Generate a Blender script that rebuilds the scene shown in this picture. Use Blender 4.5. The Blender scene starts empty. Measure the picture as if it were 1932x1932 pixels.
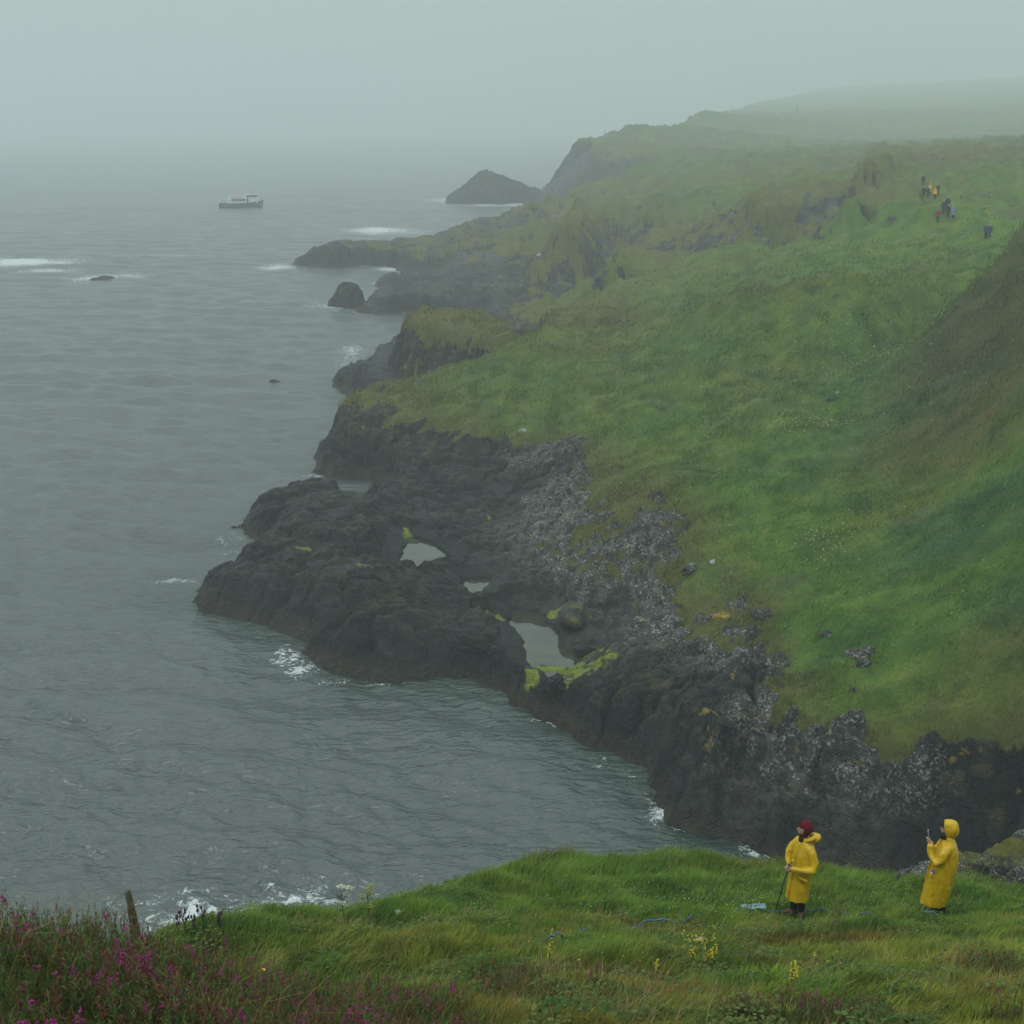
import bpy, bmesh, math, random
import numpy as np
from mathutils import Vector, Matrix

# ------------------------------------------------------------------ camera, sky, sun, exposure
scene = bpy.context.scene
COL = scene.collection
R = math.radians
H = 30.0                      # eye height above the sea
F = 2654.0                    # focal length in units of a 1932 wide frame
PITCH = math.atan((966 - 232) / F)

cd = bpy.data.cameras.new('camera')
cam = bpy.data.objects.new('camera', cd)
COL.objects.link(cam)
cd.sensor_width = 36.0
cd.lens = 36.0 * F / 1932.0
cd.clip_start = 0.1
cd.clip_end = 12000
cam.location = (0, 0, H)
cam.rotation_euler = (math.pi / 2 - PITCH, 0, 0)
scene.camera = cam

world = bpy.data.worlds.new('World')
scene.world = world
world.use_nodes = True
wn = world.node_tree
wn.nodes.clear()
w_out = wn.nodes.new('ShaderNodeOutputWorld')
w_bg = wn.nodes.new('ShaderNodeBackground')
w_sky = wn.nodes.new('ShaderNodeTexSky')
w_sky.sky_type = 'NISHITA'
w_sky.sun_disc = False
w_sky.sun_elevation = R(58)
w_sky.sun_rotation = R(-30)
w_sky.air_density = 1.5
w_sky.dust_density = 6.0
# overcast cloud deck: brightest overhead, dimmer towards the horizon
w_tc = wn.nodes.new('ShaderNodeTexCoord')
w_sep = wn.nodes.new('ShaderNodeSeparateXYZ')
w_ramp = wn.nodes.new('ShaderNodeMapRange')
w_ramp.inputs['From Min'].default_value = 0.0
w_ramp.inputs['From Max'].default_value = 1.0
w_ramp.inputs['To Min'].default_value = 0.52
w_ramp.inputs['To Max'].default_value = 1.25
w_col = wn.nodes.new('ShaderNodeVectorMath'); w_col.operation = 'SCALE'
w_col.inputs[0].default_value = (5.65, 6.80, 6.85)
w_mix = wn.nodes.new('ShaderNodeMix'); w_mix.data_type = 'RGBA'
w_mix.inputs['Factor'].default_value = 0.90
L = wn.links.new
L(w_tc.outputs['Generated'], w_sep.inputs[0])
L(w_sep.outputs['Z'], w_ramp.inputs['Value'])
L(w_ramp.outputs['Result'], w_col.inputs['Scale'])
L(w_sky.outputs['Color'], w_mix.inputs['A'])
L(w_col.outputs['Vector'], w_mix.inputs['B'])
L(w_mix.outputs['Result'], w_bg.inputs['Color'])
w_bg.inputs['Strength'].default_value = 0.10
L(w_bg.outputs['Background'], w_out.inputs['Surface'])

sd = bpy.data.lights.new('sun', 'SUN')
sd.energy = 0.7
sd.angle = R(25)
sd.color = (1.0, 0.975, 0.94)
sun = bpy.data.objects.new('sun', sd)
COL.objects.link(sun)
sun.rotation_euler = (R(32), 0, R(-30))     # high, from ahead and a little to the left

scene.view_settings.view_transform = 'Standard'
scene.view_settings.look = 'None'
scene.view_settings.exposure = 0.45
scene.view_settings.gamma = 1.0
scene.render.engine = 'CYCLES'
scene.cycles.use_denoising = True
scene.cycles.max_bounces = 6
scene.cycles.diffuse_bounces = 2
scene.cycles.glossy_bounces = 2
scene.cycles.transmission_bounces = 2
scene.cycles.volume_bounces = 2
scene.cycles.caustics_reflective = False
scene.cycles.caustics_refractive = False

rng = np.random.default_rng(7)
random.seed(7)

# ------------------------------------------------------------------ small helpers
cP, sP = math.cos(PITCH), math.sin(PITCH)
def ray(u, v):
    a, b = (u - 966.0) / F, (966.0 - v) / F
    return a, cP + b * sP, -sP + b * cP        # x, y, z of the viewing ray
def P(u, v, z=None, d=None):
    """point of the survey: bearing and dip measured from the eye, plus its height or its horizontal distance"""
    x, y, w = ray(u, v)
    if z is not None:
        t = (z - H) / w
    else:
        t = d / math.hypot(x, y)
    return np.array([x * t, y * t, H + w * t])

def tag(o, label=None, cat=None, group=None, kind=None):
    if label: o['label'] = label
    if cat: o['category'] = cat
    if group: o['group'] = group
    if kind: o['kind'] = kind
    return o
def empty(name, loc, rz=0.0):
    o = bpy.data.objects.new(name, None)
    COL.objects.link(o)
    o.location = loc
    o.rotation_euler = (0, 0, rz)
    o.empty_display_size = 0.2
    return o
def link(name, me, mat=None, parent=None, loc=None):
    o = bpy.data.objects.new(name, me)
    COL.objects.link(o)
    if mat is not None:
        me.materials.clear()
        me.materials.append(mat)
    if parent is not None: o.parent = parent
    if loc is not None: o.location = loc
    return o
def mesh_np(name, co, faces, nv=4, smooth=True):
    """faces: (n,nv) int array, or a list of such arrays with different sizes"""
    me = bpy.data.meshes.new(name)
    co = np.ascontiguousarray(co, dtype=np.float32)
    if not isinstance(faces, (list, tuple)): faces = [faces]
    faces = [np.ascontiguousarray(f, dtype=np.int32) for f in faces if len(f)]
    nl = sum(f.size for f in faces)
    nf = sum(len(f) for f in faces)
    me.vertices.add(len(co)); me.vertices.foreach_set('co', co.ravel())
    me.loops.add(nl)
    me.loops.foreach_set('vertex_index', np.concatenate([f.ravel() for f in faces]))
    me.polygons.add(nf)
    tot = np.concatenate([np.full(len(f), f.shape[1], dtype=np.int32) for f in faces])
    st = np.concatenate([[0], np.cumsum(tot)[:-1]]).astype(np.int32)
    me.polygons.foreach_set('loop_start', st)
    me.polygons.foreach_set('loop_total', tot)
    me.polygons.foreach_set('use_smooth', np.full(nf, smooth))
    me.update(calc_edges=True)
    me.validate()
    return me
def add_float(me, name, val):
    a = me.attributes.new(name, 'FLOAT', 'POINT')
    a.data.foreach_set('value', np.ascontiguousarray(val, dtype=np.float32))
def add_col(me, name, rgb):
    a = me.attributes.new(name, 'FLOAT_COLOR', 'POINT')
    c = np.ones((len(rgb), 4), dtype=np.float32); c[:, :3] = rgb
    a.data.foreach_set('color', c.ravel())

# ---- noise
def _h(ix, iy, seed):
    a = (ix.astype(np.int64) * 374761393 + iy.astype(np.int64) * 668265263 + seed * 974634777) & 0xFFFFFFFF
    a = ((a ^ (a >> 13)) * 1274126177) & 0xFFFFFFFF
    a = ((a ^ (a >> 16)) * 2246822519) & 0xFFFFFFFF
    return ((a ^ (a >> 15)) & 0xFFFFFF).astype(np.float64) / 0xFFFFFF
def noise(x, y, seed=0):
    x = np.asarray(x, dtype=np.float64); y = np.asarray(y, dtype=np.float64)
    ix, iy = np.floor(x), np.floor(y)
    fx, fy = x - ix, y - iy
    out = 0
    ux, uy = fx * fx * fx * (fx * (fx * 6 - 15) + 10), fy * fy * fy * (fy * (fy * 6 - 15) + 10)
    g = []
    for dx, dy in ((0, 0), (1, 0), (0, 1), (1, 1)):
        a = _h(ix + dx, iy + dy, seed) * 2 * math.pi
        g.append(np.cos(a) * (fx - dx) + np.sin(a) * (fy - dy))
    return ((g[0] * (1 - ux) + g[1] * ux) * (1 - uy) + (g[2] * (1 - ux) + g[3] * ux) * uy) * 1.5
def fbm(x, y, oct=4, seed=0, gain=0.5):
    s, a = 0, 1.0
    for i in range(oct):
        s = s + a * noise(x * 2 ** i + 17.3 * i, y * 2 ** i - 9.1 * i, seed + i)
        a *= gain
    return s
def ridged(x, y, oct=3, seed=0):
    s, a = 0, 1.0
    for i in range(oct):
        s = s + a * (1 - np.abs(noise(x * 2 ** i + 7.7 * i, y * 2 ** i, seed + i)) * 2)
        a *= 0.5
    return s / 1.75
def voro(x, y, seed=0):
    ix, iy = np.floor(x), np.floor(y)
    f1 = np.full(x.shape, 9.0); f2 = f1.copy(); cid = np.zeros(x.shape)
    cx = np.zeros(x.shape); cy = np.zeros(x.shape)
    for dx in (-1, 0, 1):
        for dy in (-1, 0, 1):
            jx, jy = ix + dx, iy + dy
            px = jx + 0.1 + 0.8 * _h(jx, jy, seed); py = jy + 0.1 + 0.8 * _h(jx, jy, seed + 5)
            d = np.hypot(px - x, py - y)
            c = _h(jx, jy, seed + 9)
            closer = d < f1
            f2 = np.where(closer, f1, np.minimum(f2, d))
            cid = np.where(closer, c, cid)
            cx = np.where(closer, x - px, cx); cy = np.where(closer, y - py, cy)
            f1 = np.where(closer, d, f1)
    return f1, f2, cid, cx, cy
def sstep(a, b, x):
    t = np.clip((x - a) / (b - a), 0, 1)
    return t * t * (3 - 2 * t)
def lerp(a, b, t): return a + (b - a) * t
def poly_sd(x, y, poly):
    """signed distance to a closed polygon, positive inside"""
    poly = np.asarray(poly, dtype=np.float64)
    d2 = np.full(x.shape, 1e18); inside = np.zeros(x.shape, dtype=bool)
    n = len(poly)
    for i in range(n):
        ax, ay = poly[i]; bx, by = poly[(i + 1) % n]
        ex, ey = bx - ax, by - ay
        t = np.clip(((x - ax) * ex + (y - ay) * ey) / (ex * ex + ey * ey + 1e-12), 0, 1)
        dd = (x - ax - t * ex) ** 2 + (y - ay - t * ey) ** 2
        d2 = np.minimum(d2, dd)
        if ay != by:
            c = ((ay > y) != (by > y)) & (x < (bx - ax) * (y - ay) / (by - ay) + ax)
            inside ^= c
    d = np.sqrt(d2)
    return np.where(inside, d, -d)

# ---- shader helper
class M:
    """a Principled material with a few node shortcuts"""
    def __init__(s, name, rough=0.8, spec=0.3):
        s.m = bpy.data.materials.new(name); s.m.use_nodes = True
        s.t = s.m.node_tree; s.t.nodes.clear()
        s.out = s.n('ShaderNodeOutputMaterial'); s.b = s.n('ShaderNodeBsdfPrincipled')
        s.l(s.b.outputs[0], s.out.inputs['Surface'])
        s.b.inputs['Roughness'].default_value = rough
        s.b.inputs['Specular IOR Level'].default_value = spec
        s._pos = None
    def n(s, typ, **kw):
        nd = s.t.nodes.new(typ)
        for k, v in kw.items(): setattr(nd, k, v)
        return nd
    def l(s, a, b): s.t.links.new(a, b)
    def pos(s):
        if s._pos is None: s._pos = s.n('ShaderNodeNewGeometry')
        return s._pos.outputs['Position']
    def obj(s): return s.n('ShaderNodeTexCoord').outputs['Object']
    def scaled(s, vec, sc):
        m = s.n('ShaderNodeVectorMath', operation='MULTIPLY'); s.l(vec, m.inputs[0]); m.inputs[1].default_value = sc
        return m.outputs[0]
    def noise(s, vec, scale, detail=4, rough=0.55, dist=0.0):
        t = s.n('ShaderNodeTexNoise'); s.l(vec, t.inputs['Vector'])
        t.inputs['Scale'].default_value = scale; t.inputs['Detail'].default_value = detail
        t.inputs['Roughness'].default_value = rough; t.inputs['Distortion'].default_value = dist
        return t.outputs['Fac']
    def voro(s, vec, scale, feature='F1', out='Distance'):
        t = s.n('ShaderNodeTexVoronoi', feature=feature); s.l(vec, t.inputs['Vector'])
        t.inputs['Scale'].default_value = scale
        return t.outputs[out]
    def ramp(s, fac, a, b, lo=0.0, hi=1.0, smooth=True):
        t = s.n('ShaderNodeMapRange'); t.interpolation_type = 'SMOOTHSTEP' if smooth else 'LINEAR'
        s.l(fac, t.inputs['Value'])
        for k, v in (('From Min', a), ('From Max', b), ('To Min', lo), ('To Max', hi)): t.inputs[k].default_value = v
        return t.outputs['Result']
    def math(s, op, a, b):
        t = s.n('ShaderNodeMath', operation=op)
        for i, q in enumerate((a, b)):
            if isinstance(q, (int, float)): t.inputs[i].default_value = q
            else: s.l(q, t.inputs[i])
        return t.outputs[0]
    def mix(s, fac, a, b, mode='MIX'):
        t = s.n('ShaderNodeMix', data_type='RGBA', blend_type=mode)
        for key, q in (('Factor', fac), ('A', a), ('B', b)):
            if isinstance(q, (int, float)): t.inputs[key].default_value = q
            elif isinstance(q, tuple): t.inputs[key].default_value = (*q, 1) if len(q) == 3 else q
            else: s.l(q, t.inputs[key])
        return t.outputs['Result']
    def attr(s, name, out='Fac'):
        t = s.n('ShaderNodeAttribute'); t.attribute_name = name
        return t.outputs[out]
    def z(s):
        t = s.n('ShaderNodeSeparateXYZ'); s.l(s.pos(), t.inputs[0]); return t.outputs['Z']
    def color(s, c):
        if isinstance(c, tuple): s.b.inputs['Base Color'].default_value = (*c, 1)
        else: s.l(c, s.b.inputs['Base Color'])
    def bump(s, h, strength=0.5, dist=0.1):
        t = s.n('ShaderNodeBump'); t.inputs['Strength'].default_value = strength
        t.inputs['Distance'].default_value = dist
        s.l(h, t.inputs['Height']); s.l(t.outputs['Normal'], s.b.inputs['Normal'])
def plain(name, c, rough=0.7, spec=0.3, var=0.25, scale=6.0, bump=0.0):
    m = M(name, rough, spec)
    o = m.obj()
    f = m.noise(o, scale, 5)
    m.color(m.mix(m.ramp(f, 0.3, 0.7), tuple(k * (1 - var) for k in c), tuple(min(1, k * (1 + var)) for k in c)))
    if bump: m.bump(m.noise(o, scale * 4, 4), bump, 0.02)
    return m.m
# ------------------------------------------------------------------ the coast: survey points
# coastline at sea level, from the far side of the headland round to the near cove
COAST = [(4500,247),(2400,247),(1700,250),(1450,264),(1330,285),(1250,312),(1180,350),(1100,360),(1062,368),(1046,372),(1030,374),(1008,376),(1000,384),(1006,393),
 (1040,400),(1048,407),(1010,426),(930,440),(850,447),(790,468),(700,476),(640,476),(590,482),(552,496),(541,503),(600,506),(660,503),
 (700,501),(738,507),(762,516),(795,524),(760,529),(715,534),(699,541),(735,547),(790,547),(825,549),(800,553),(745,560),(700,568),
 (674,579),(668,588),(720,594),(780,592),(840,600),(870,612),(810,622),(752,645),(695,684),(642,710),(617,722),(630,737),(655,752),
 (665,776),(720,768),(760,772),(700,778),(655,800),(618,838),(592,868),(582,889),(620,895),(680,903),(725,916),(744,930),
 (720,948),(690,956),(668,968),(655,950),(600,944),(520,956),(458,974),(438,992),(447,1013),(478,1027),(496,1034),(470,1050),
 (438,1068),(392,1092),(364,1112),(362,1132),(395,1152),(452,1170),(500,1190),(532,1206),(562,1218),(585,1245),(612,1270),(650,1283),(720,1287),
 (800,1291),(870,1299),(920,1312),(960,1328),(995,1338),(1008,1350),(1035,1354),(1060,1362),(1085,1392),(1115,1420),(1160,1440),(1195,1458),(1225,1500),
 (1245,1540),(1280,1572),(1330,1600),(1390,1590),(1430,1612),(1490,1630),(1560,1650),(1700,1680),(1950,1705),(2300,1720),(2900,1740)]
coast_xy = [tuple(P(u, v, z=0)[:2]) for u, v in COAST]

# ground heights: (u, v, height, turf cover)
TZ = [
 (700,690,1.9,0),(760,640,2.2,0),(650,718,1.5,0),(840,690,2.8,.1),(800,720,2.2,0),(770,662,2.2,0),(720,735,1.6,0),
 (1000,640,7.6,.9),(900,690,6.3,.8),(800,715,5.3,.68),(720,740,4.4,.62),(690,762,4.1,.55),(800,790,4.4,.62),(655,800,3.7,.05),(630,832,3.4,0),(700,835,3.2,.05),
 (850,850,3.3,.4),(900,800,4.9,.7),(960,740,6.4,.95),(935,812,4.5,.8),(605,868,2.0,0),(760,880,2.0,0),(850,900,2.0,0),(900,872,2.8,.1),(1000,820,5,1),(1000,862,3.2,.1),
 (1090,852,4.6,.2),(1120,830,5.6,.9),(1000,905,2.4,0),(900,940,1.7,0),(800,940,1.8,0),(860,1000,1.9,0),(930,965,1.6,0),
 (1150,885,5.1,.6),(1050,930,4.0,.42),(950,1000,2.2,0),(900,1062,1.7,0),(1100,1000,4.2,.46),(1200,950,5.5,.55),(1250,1000,5.3,.46),(1290,975,5.8,.6),
 (1150,1070,3.8,.44),(1000,1080,2.5,0),(950,1120,1.8,0),(1250,1080,4.6,.3),(1100,1130,2.7,0),(1200,1120,3.8,.38),(1262,1125,4.2,.2),(1300,1100,5,.95),
 (1180,1175,1.5,0),(1090,1212,1.8,0),(1150,1232,2.5,.05),(1250,1200,3.3,.1),(1350,1170,4.4,.4),(1420,1155,4.9,.5),(1300,1250,3.4,.28),(1420,1250,4.2,.25),
 (1450,1225,4.6,.45),(1500,1250,5,.8),(1100,1290,1.5,0),(1150,1320,2.4,0),(1200,1320,3,0),(1300,1330,3.7,0),(1430,1310,4.4,.25),(1510,1330,4.9,.75),(1120,1370,1.8,0),
 (1250,1440,2.6,0),(1330,1390,4.0,0),(1400,1380,4.4,.05),(1480,1385,4.9,.2),(1570,1375,5.2,.55),(1600,1400,5.3,.2),(1700,1395,5.6,.75),(1740,1420,5.5,.2),(1800,1435,5.6,.5),(1932,1400,6.2,.45),
 (1932,1450,5.8,.1),(2200,1400,8,.5),(1420,1460,3.2,0),(1550,1470,4.0,0),(1700,1480,4.3,0),
 (440,1085,1.9,0),(462,985,1.7,0),(600,932,2.8,0),(640,936,2.9,0),(550,1040,2.5,0),(700,1000,3.0,0),(500,1120,2.5,0),(650,1150,2.9,0),(800,1110,2.4,0),(780,1220,2.4,0),
 (900,1180,2.3,0),(930,1250,2.3,0),(700,1080,2.9,0),(740,960,2.2,0),(600,1200,2.0,0),(880,1250,2.2,0),(965,1290,1.8,0),
 (1100,800,6,1),(1200,700,7.4,1),(1200,800,6.5,1),(1080,690,7.4,1),(1300,650,9,1),(1300,870,6.2,1),(1400,600,10.6,1),(1450,550,12.3,1),(1600,514,14.6,1),(1600,600,12,1),(1520,560,12.6,1),(1500,620,10.8,1),
 (1500,700,9.5,1),(1700,650,11.6,1),(1750,560,14.5,1),(1840,520,16,1),(1400,800,8,1),(1600,800,8.6,1),(1400,950,6.6,1),(1600,950,7.6,1),(1750,850,9.6,1),
 (1450,1080,5.8,1),(1600,1100,6.4,1),(1500,1180,5.5,1),(1650,1250,5.6,1),(1750,1080,7.9,1),(1700,1330,5.7,1),(1850,1330,6.6,1),(1800,1200,7.7,1),
 (1932,1200,8.4,1),(1932,1050,10,1),(1932,900,12,1),(1850,900,10.3,1),(1850,750,12.3,1),(1932,700,15,1),(1932,560,17.6,1),
 (1740,692,11.8,1),(1800,612,15.0,1),(1830,560,17.0,1),(1880,500,19.2,1),(1910,452,20.8,1),(1934,430,21.6,1),(2100,380,23,1),
]
# (u, v, horizontal distance, turf cover)
TD = [
 (1085,270,560,.5),(1140,266,600,.8),(1200,238,650,1),(1330,212,880,1),(1500,194,1700,1),(1540,181,2200,1),(1700,166,2600,1),(1932,146,2800,1),(2300,124,2800,1),
 (1300,242,720,1),(1500,227,960,1),(1700,207,1450,1),(1932,187,1600,1),(2300,172,1300,1),
 (1150,330,430,.9),(1300,290,620,1),(1500,275,820,1),(1700,255,920,1),(1932,240,950,1),(2300,220,950,1),(1060,352,500,.2),(1075,305,545,.3),(1120,300,500,.7),
 (1150,385,340,.75),(1300,370,330,1),(1500,350,290,1),(1700,322,330,.35),(1720,296,400,.8),(1932,330,260,1),(1932,370,215,1),(1750,350,235,1),(1750,400,185,1),(1800,440,172,1),
 (2000,420,190,1),(2300,400,190,1),(1520,378,255,.55),(1430,402,258,.45),(1400,490,215,.45),(1520,470,212,.95),(1620,372,240,.35),(1640,425,212,.45),
 (1540,478,180,1),(1700,470,175,1),(1360,500,178,1),(1250,545,175,1),(1900,460,165,1),(1330,480,205,.9),(1250,500,215,.6),
 (1100,415,300,.6),(1200,402,300,.7),(1050,470,285,.42),(1060,495,270,.15),(1180,490,262,.5),(1230,530,235,.5),(1150,540,238,.55),(1250,450,270,.6),
 (920,421,380,.42),(1000,427,365,.4),(855,433,368,.4),(790,464,328,.48),(700,468,317,.5),(640,462,317,.5),(600,468,314,.3),(560,488,312,.1),(800,500,290,.35),
 (900,480,292,.45),(1000,480,290,.7),(950,505,275,.35),(1060,430,350,.45),(860,531,258,.05),(760,528,258,.05),(1000,520,262,.45),
 (705,561,238,0),(760,556,236,0),(850,548,236,0),(1000,545,225,.3),(1100,550,215,.6),(900,580,222,0),(1000,590,197,.6),(1100,575,190,.8),(1200,592,168,.9),(1150,612,168,.35),(960,640,166,.3),
]
# off to the side: (u, distance, height)
TW = [(1934,150,15.8),(1900,142,14.6),(1870,132,13.6),(2000,175,16),(2100,165,19),(1860,136,13.4),(1800,124,12.2),(2300,100,27),(2300,70,18),(2700,60,19),(2700,100,31),(2700,200,30),(2700,45,10),(2300,50,8)]
pts = []
for u, v, z, g in TZ: pts.append((*P(u, v, z=z), g))
for u, v, d, g in TD: pts.append((*P(u, v, d=d), g))
for u, d, z in TW:
    a = math.atan((u - 966) / F / cP); pts.append((d * math.sin(a), d * math.cos(a), z, 1))
pts = np.array(pts)
def lp(x, y): return np.arctan2(x, y), 0.8 * np.log(np.hypot(x, y))
class RBF:
    def __init__(s, c, val, lam=2e-4):
        s.c = c; n = len(c)
        D = np.hypot(c[:, None, 0] - c[None, :, 0], c[:, None, 1] - c[None, :, 1])
        A = np.zeros((n + 3, n + 3)); A[:n, :n] = D - lam * n * np.eye(n) * 0.02
        A[:n, n] = 1; A[:n, n + 1:] = c; A[n, :n] = 1; A[n + 1:, :n] = c.T
        b = np.zeros((n + 3, val.shape[1])); b[:n] = val
        s.w = np.linalg.solve(A, b)
    def __call__(s, q):
        out = []
        for i in range(0, len(q), 60000):
            p = q[i:i + 60000]
            D = np.hypot(p[:, None, 0] - s.c[None, :, 0], p[:, None, 1] - s.c[None, :, 1])
            out.append(D @ s.w[:-3] + s.w[-3] + p @ s.w[-2:])
        return np.concatenate(out)
top_rbf = RBF(np.stack(lp(pts[:, 0], pts[:, 1]), 1), pts[:, 2:4])

# steepness of the shore (height per metre inland)
KP = np.array([(*lp(*P(u, v, z=0)[:2]), k) for u, v, k in [(440,1130,1.1),(560,1220,.9),(700,1285,.9),(900,1310,1.5),(1050,1360,1.3),(1120,1420,1.6),(1230,1500,2.6),(1300,1600,3.0),(1600,1660,3.2),(1950,1700,3.2),
  (440,990,.9),(600,945,2.0),(600,890,1.4),(640,820,2.5),(720,910,1.6),(640,720,.9),(700,680,1.2),(780,590,1.2),(700,590,.6),(700,560,1.0),(740,545,.5),(780,522,.15),(640,503,.7),(560,495,.6),(780,505,.8),(850,445,.7),(1040,404,.35),(1010,385,.8),(1050,370,1.6),(1150,350,1.2)]])
def steep(q):
    w = 1 / (((q[:, None, 0] - KP[None, :, 0]) ** 2 + (q[:, None, 1] - KP[None, :, 1]) ** 2) ** 1.5 + 1e-6)
    return (w @ KP[:, 2]) / w.sum(1)

# tide pools: outline and water level
POOLS = [([(768,1012),(806,1022),(856,1053),(806,1064),(778,1080),(752,1080),(758,1045)],1.3),
 ([(870,1094),(926,1092),(912,1124),(882,1124)],1.3),
 ([(963,1152),(1012,1156),(1040,1180),(1068,1215),(1110,1218),(1160,1212),(1150,1222),(1100,1238),(1090,1262),(1040,1268),(998,1262),(988,1225),(985,1198),(962,1184)],1.1),
 ([(925,934),(940,934),(935,948),(927,945)],1.45),([(914,982),(938,976),(933,988),(917,990)],1.4),
 ([(556,1056),(584,1046),(580,1056),(564,1062)],2.1),([(1030,1272),(1080,1275),(1062,1292),(1040,1290)],1.05)]
pool_xy = [([tuple(P(u, v, z=z)[:2]) for u, v in pl], z) for pl, z in POOLS]
# steep sided knolls: outline of the top, height, steepness, turf
KNOLLS = [([(776,604),(800,585),(870,577),(915,588),(938,606),(968,632),(900,636),(850,622),(800,618)],7.4,1.9,.75),
          ([(1050,585),(1120,566),(1185,556),(1210,575),(1180,592),(1120,605),(1050,612)],8.2,1.2,.85),
          ([(1440,402),(1500,381),(1560,362),(1620,352),(1600,338),(1500,343),(1425,378)],17.3,1.3,.95),([(1600,388),(1650,381),(1700,394),(1745,402),(1725,372),(1640,362)],19.3,1.1,.95),
          ([(1062,432),(1120,414),(1200,406),(1240,414),(1235,385),(1100,392)],12.0,1.3,.8),([(1640,318),(1700,301),(1780,296),(1900,300),(1900,278),(1650,290)],22.8,1.1,.9),
          ([(1560,522),(1600,513),(1650,516),(1690,527),(1610,533)],16.1,.5,1),([(1400,562),(1450,549),(1515,560),(1480,578)],13.2,.5,1),([(1150,508),(1250,500),(1330,486),(1300,478),(1180,488)],10.4,1.1,.8)]
knoll_xy = [([tuple(P(u, v, z=z)[:2]) for u, v in pl], z, k, g) for pl, z, k, g in KNOLLS]
def blob(x, y, u, v, z, ru, rv):
    """soft elliptical patch on the ground round a surveyed point; radii in metres across and away"""
    c = P(u, v, z=z)
    a = math.atan2(c[0], c[1]); dx, dy = x - c[0], y - c[1]
    r_, t_ = dx * math.sin(a) + dy * math.cos(a), dx * math.cos(a) - dy * math.sin(a)
    return np.exp(-((t_ / ru) ** 2 + (r_ / rv) ** 2))

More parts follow.
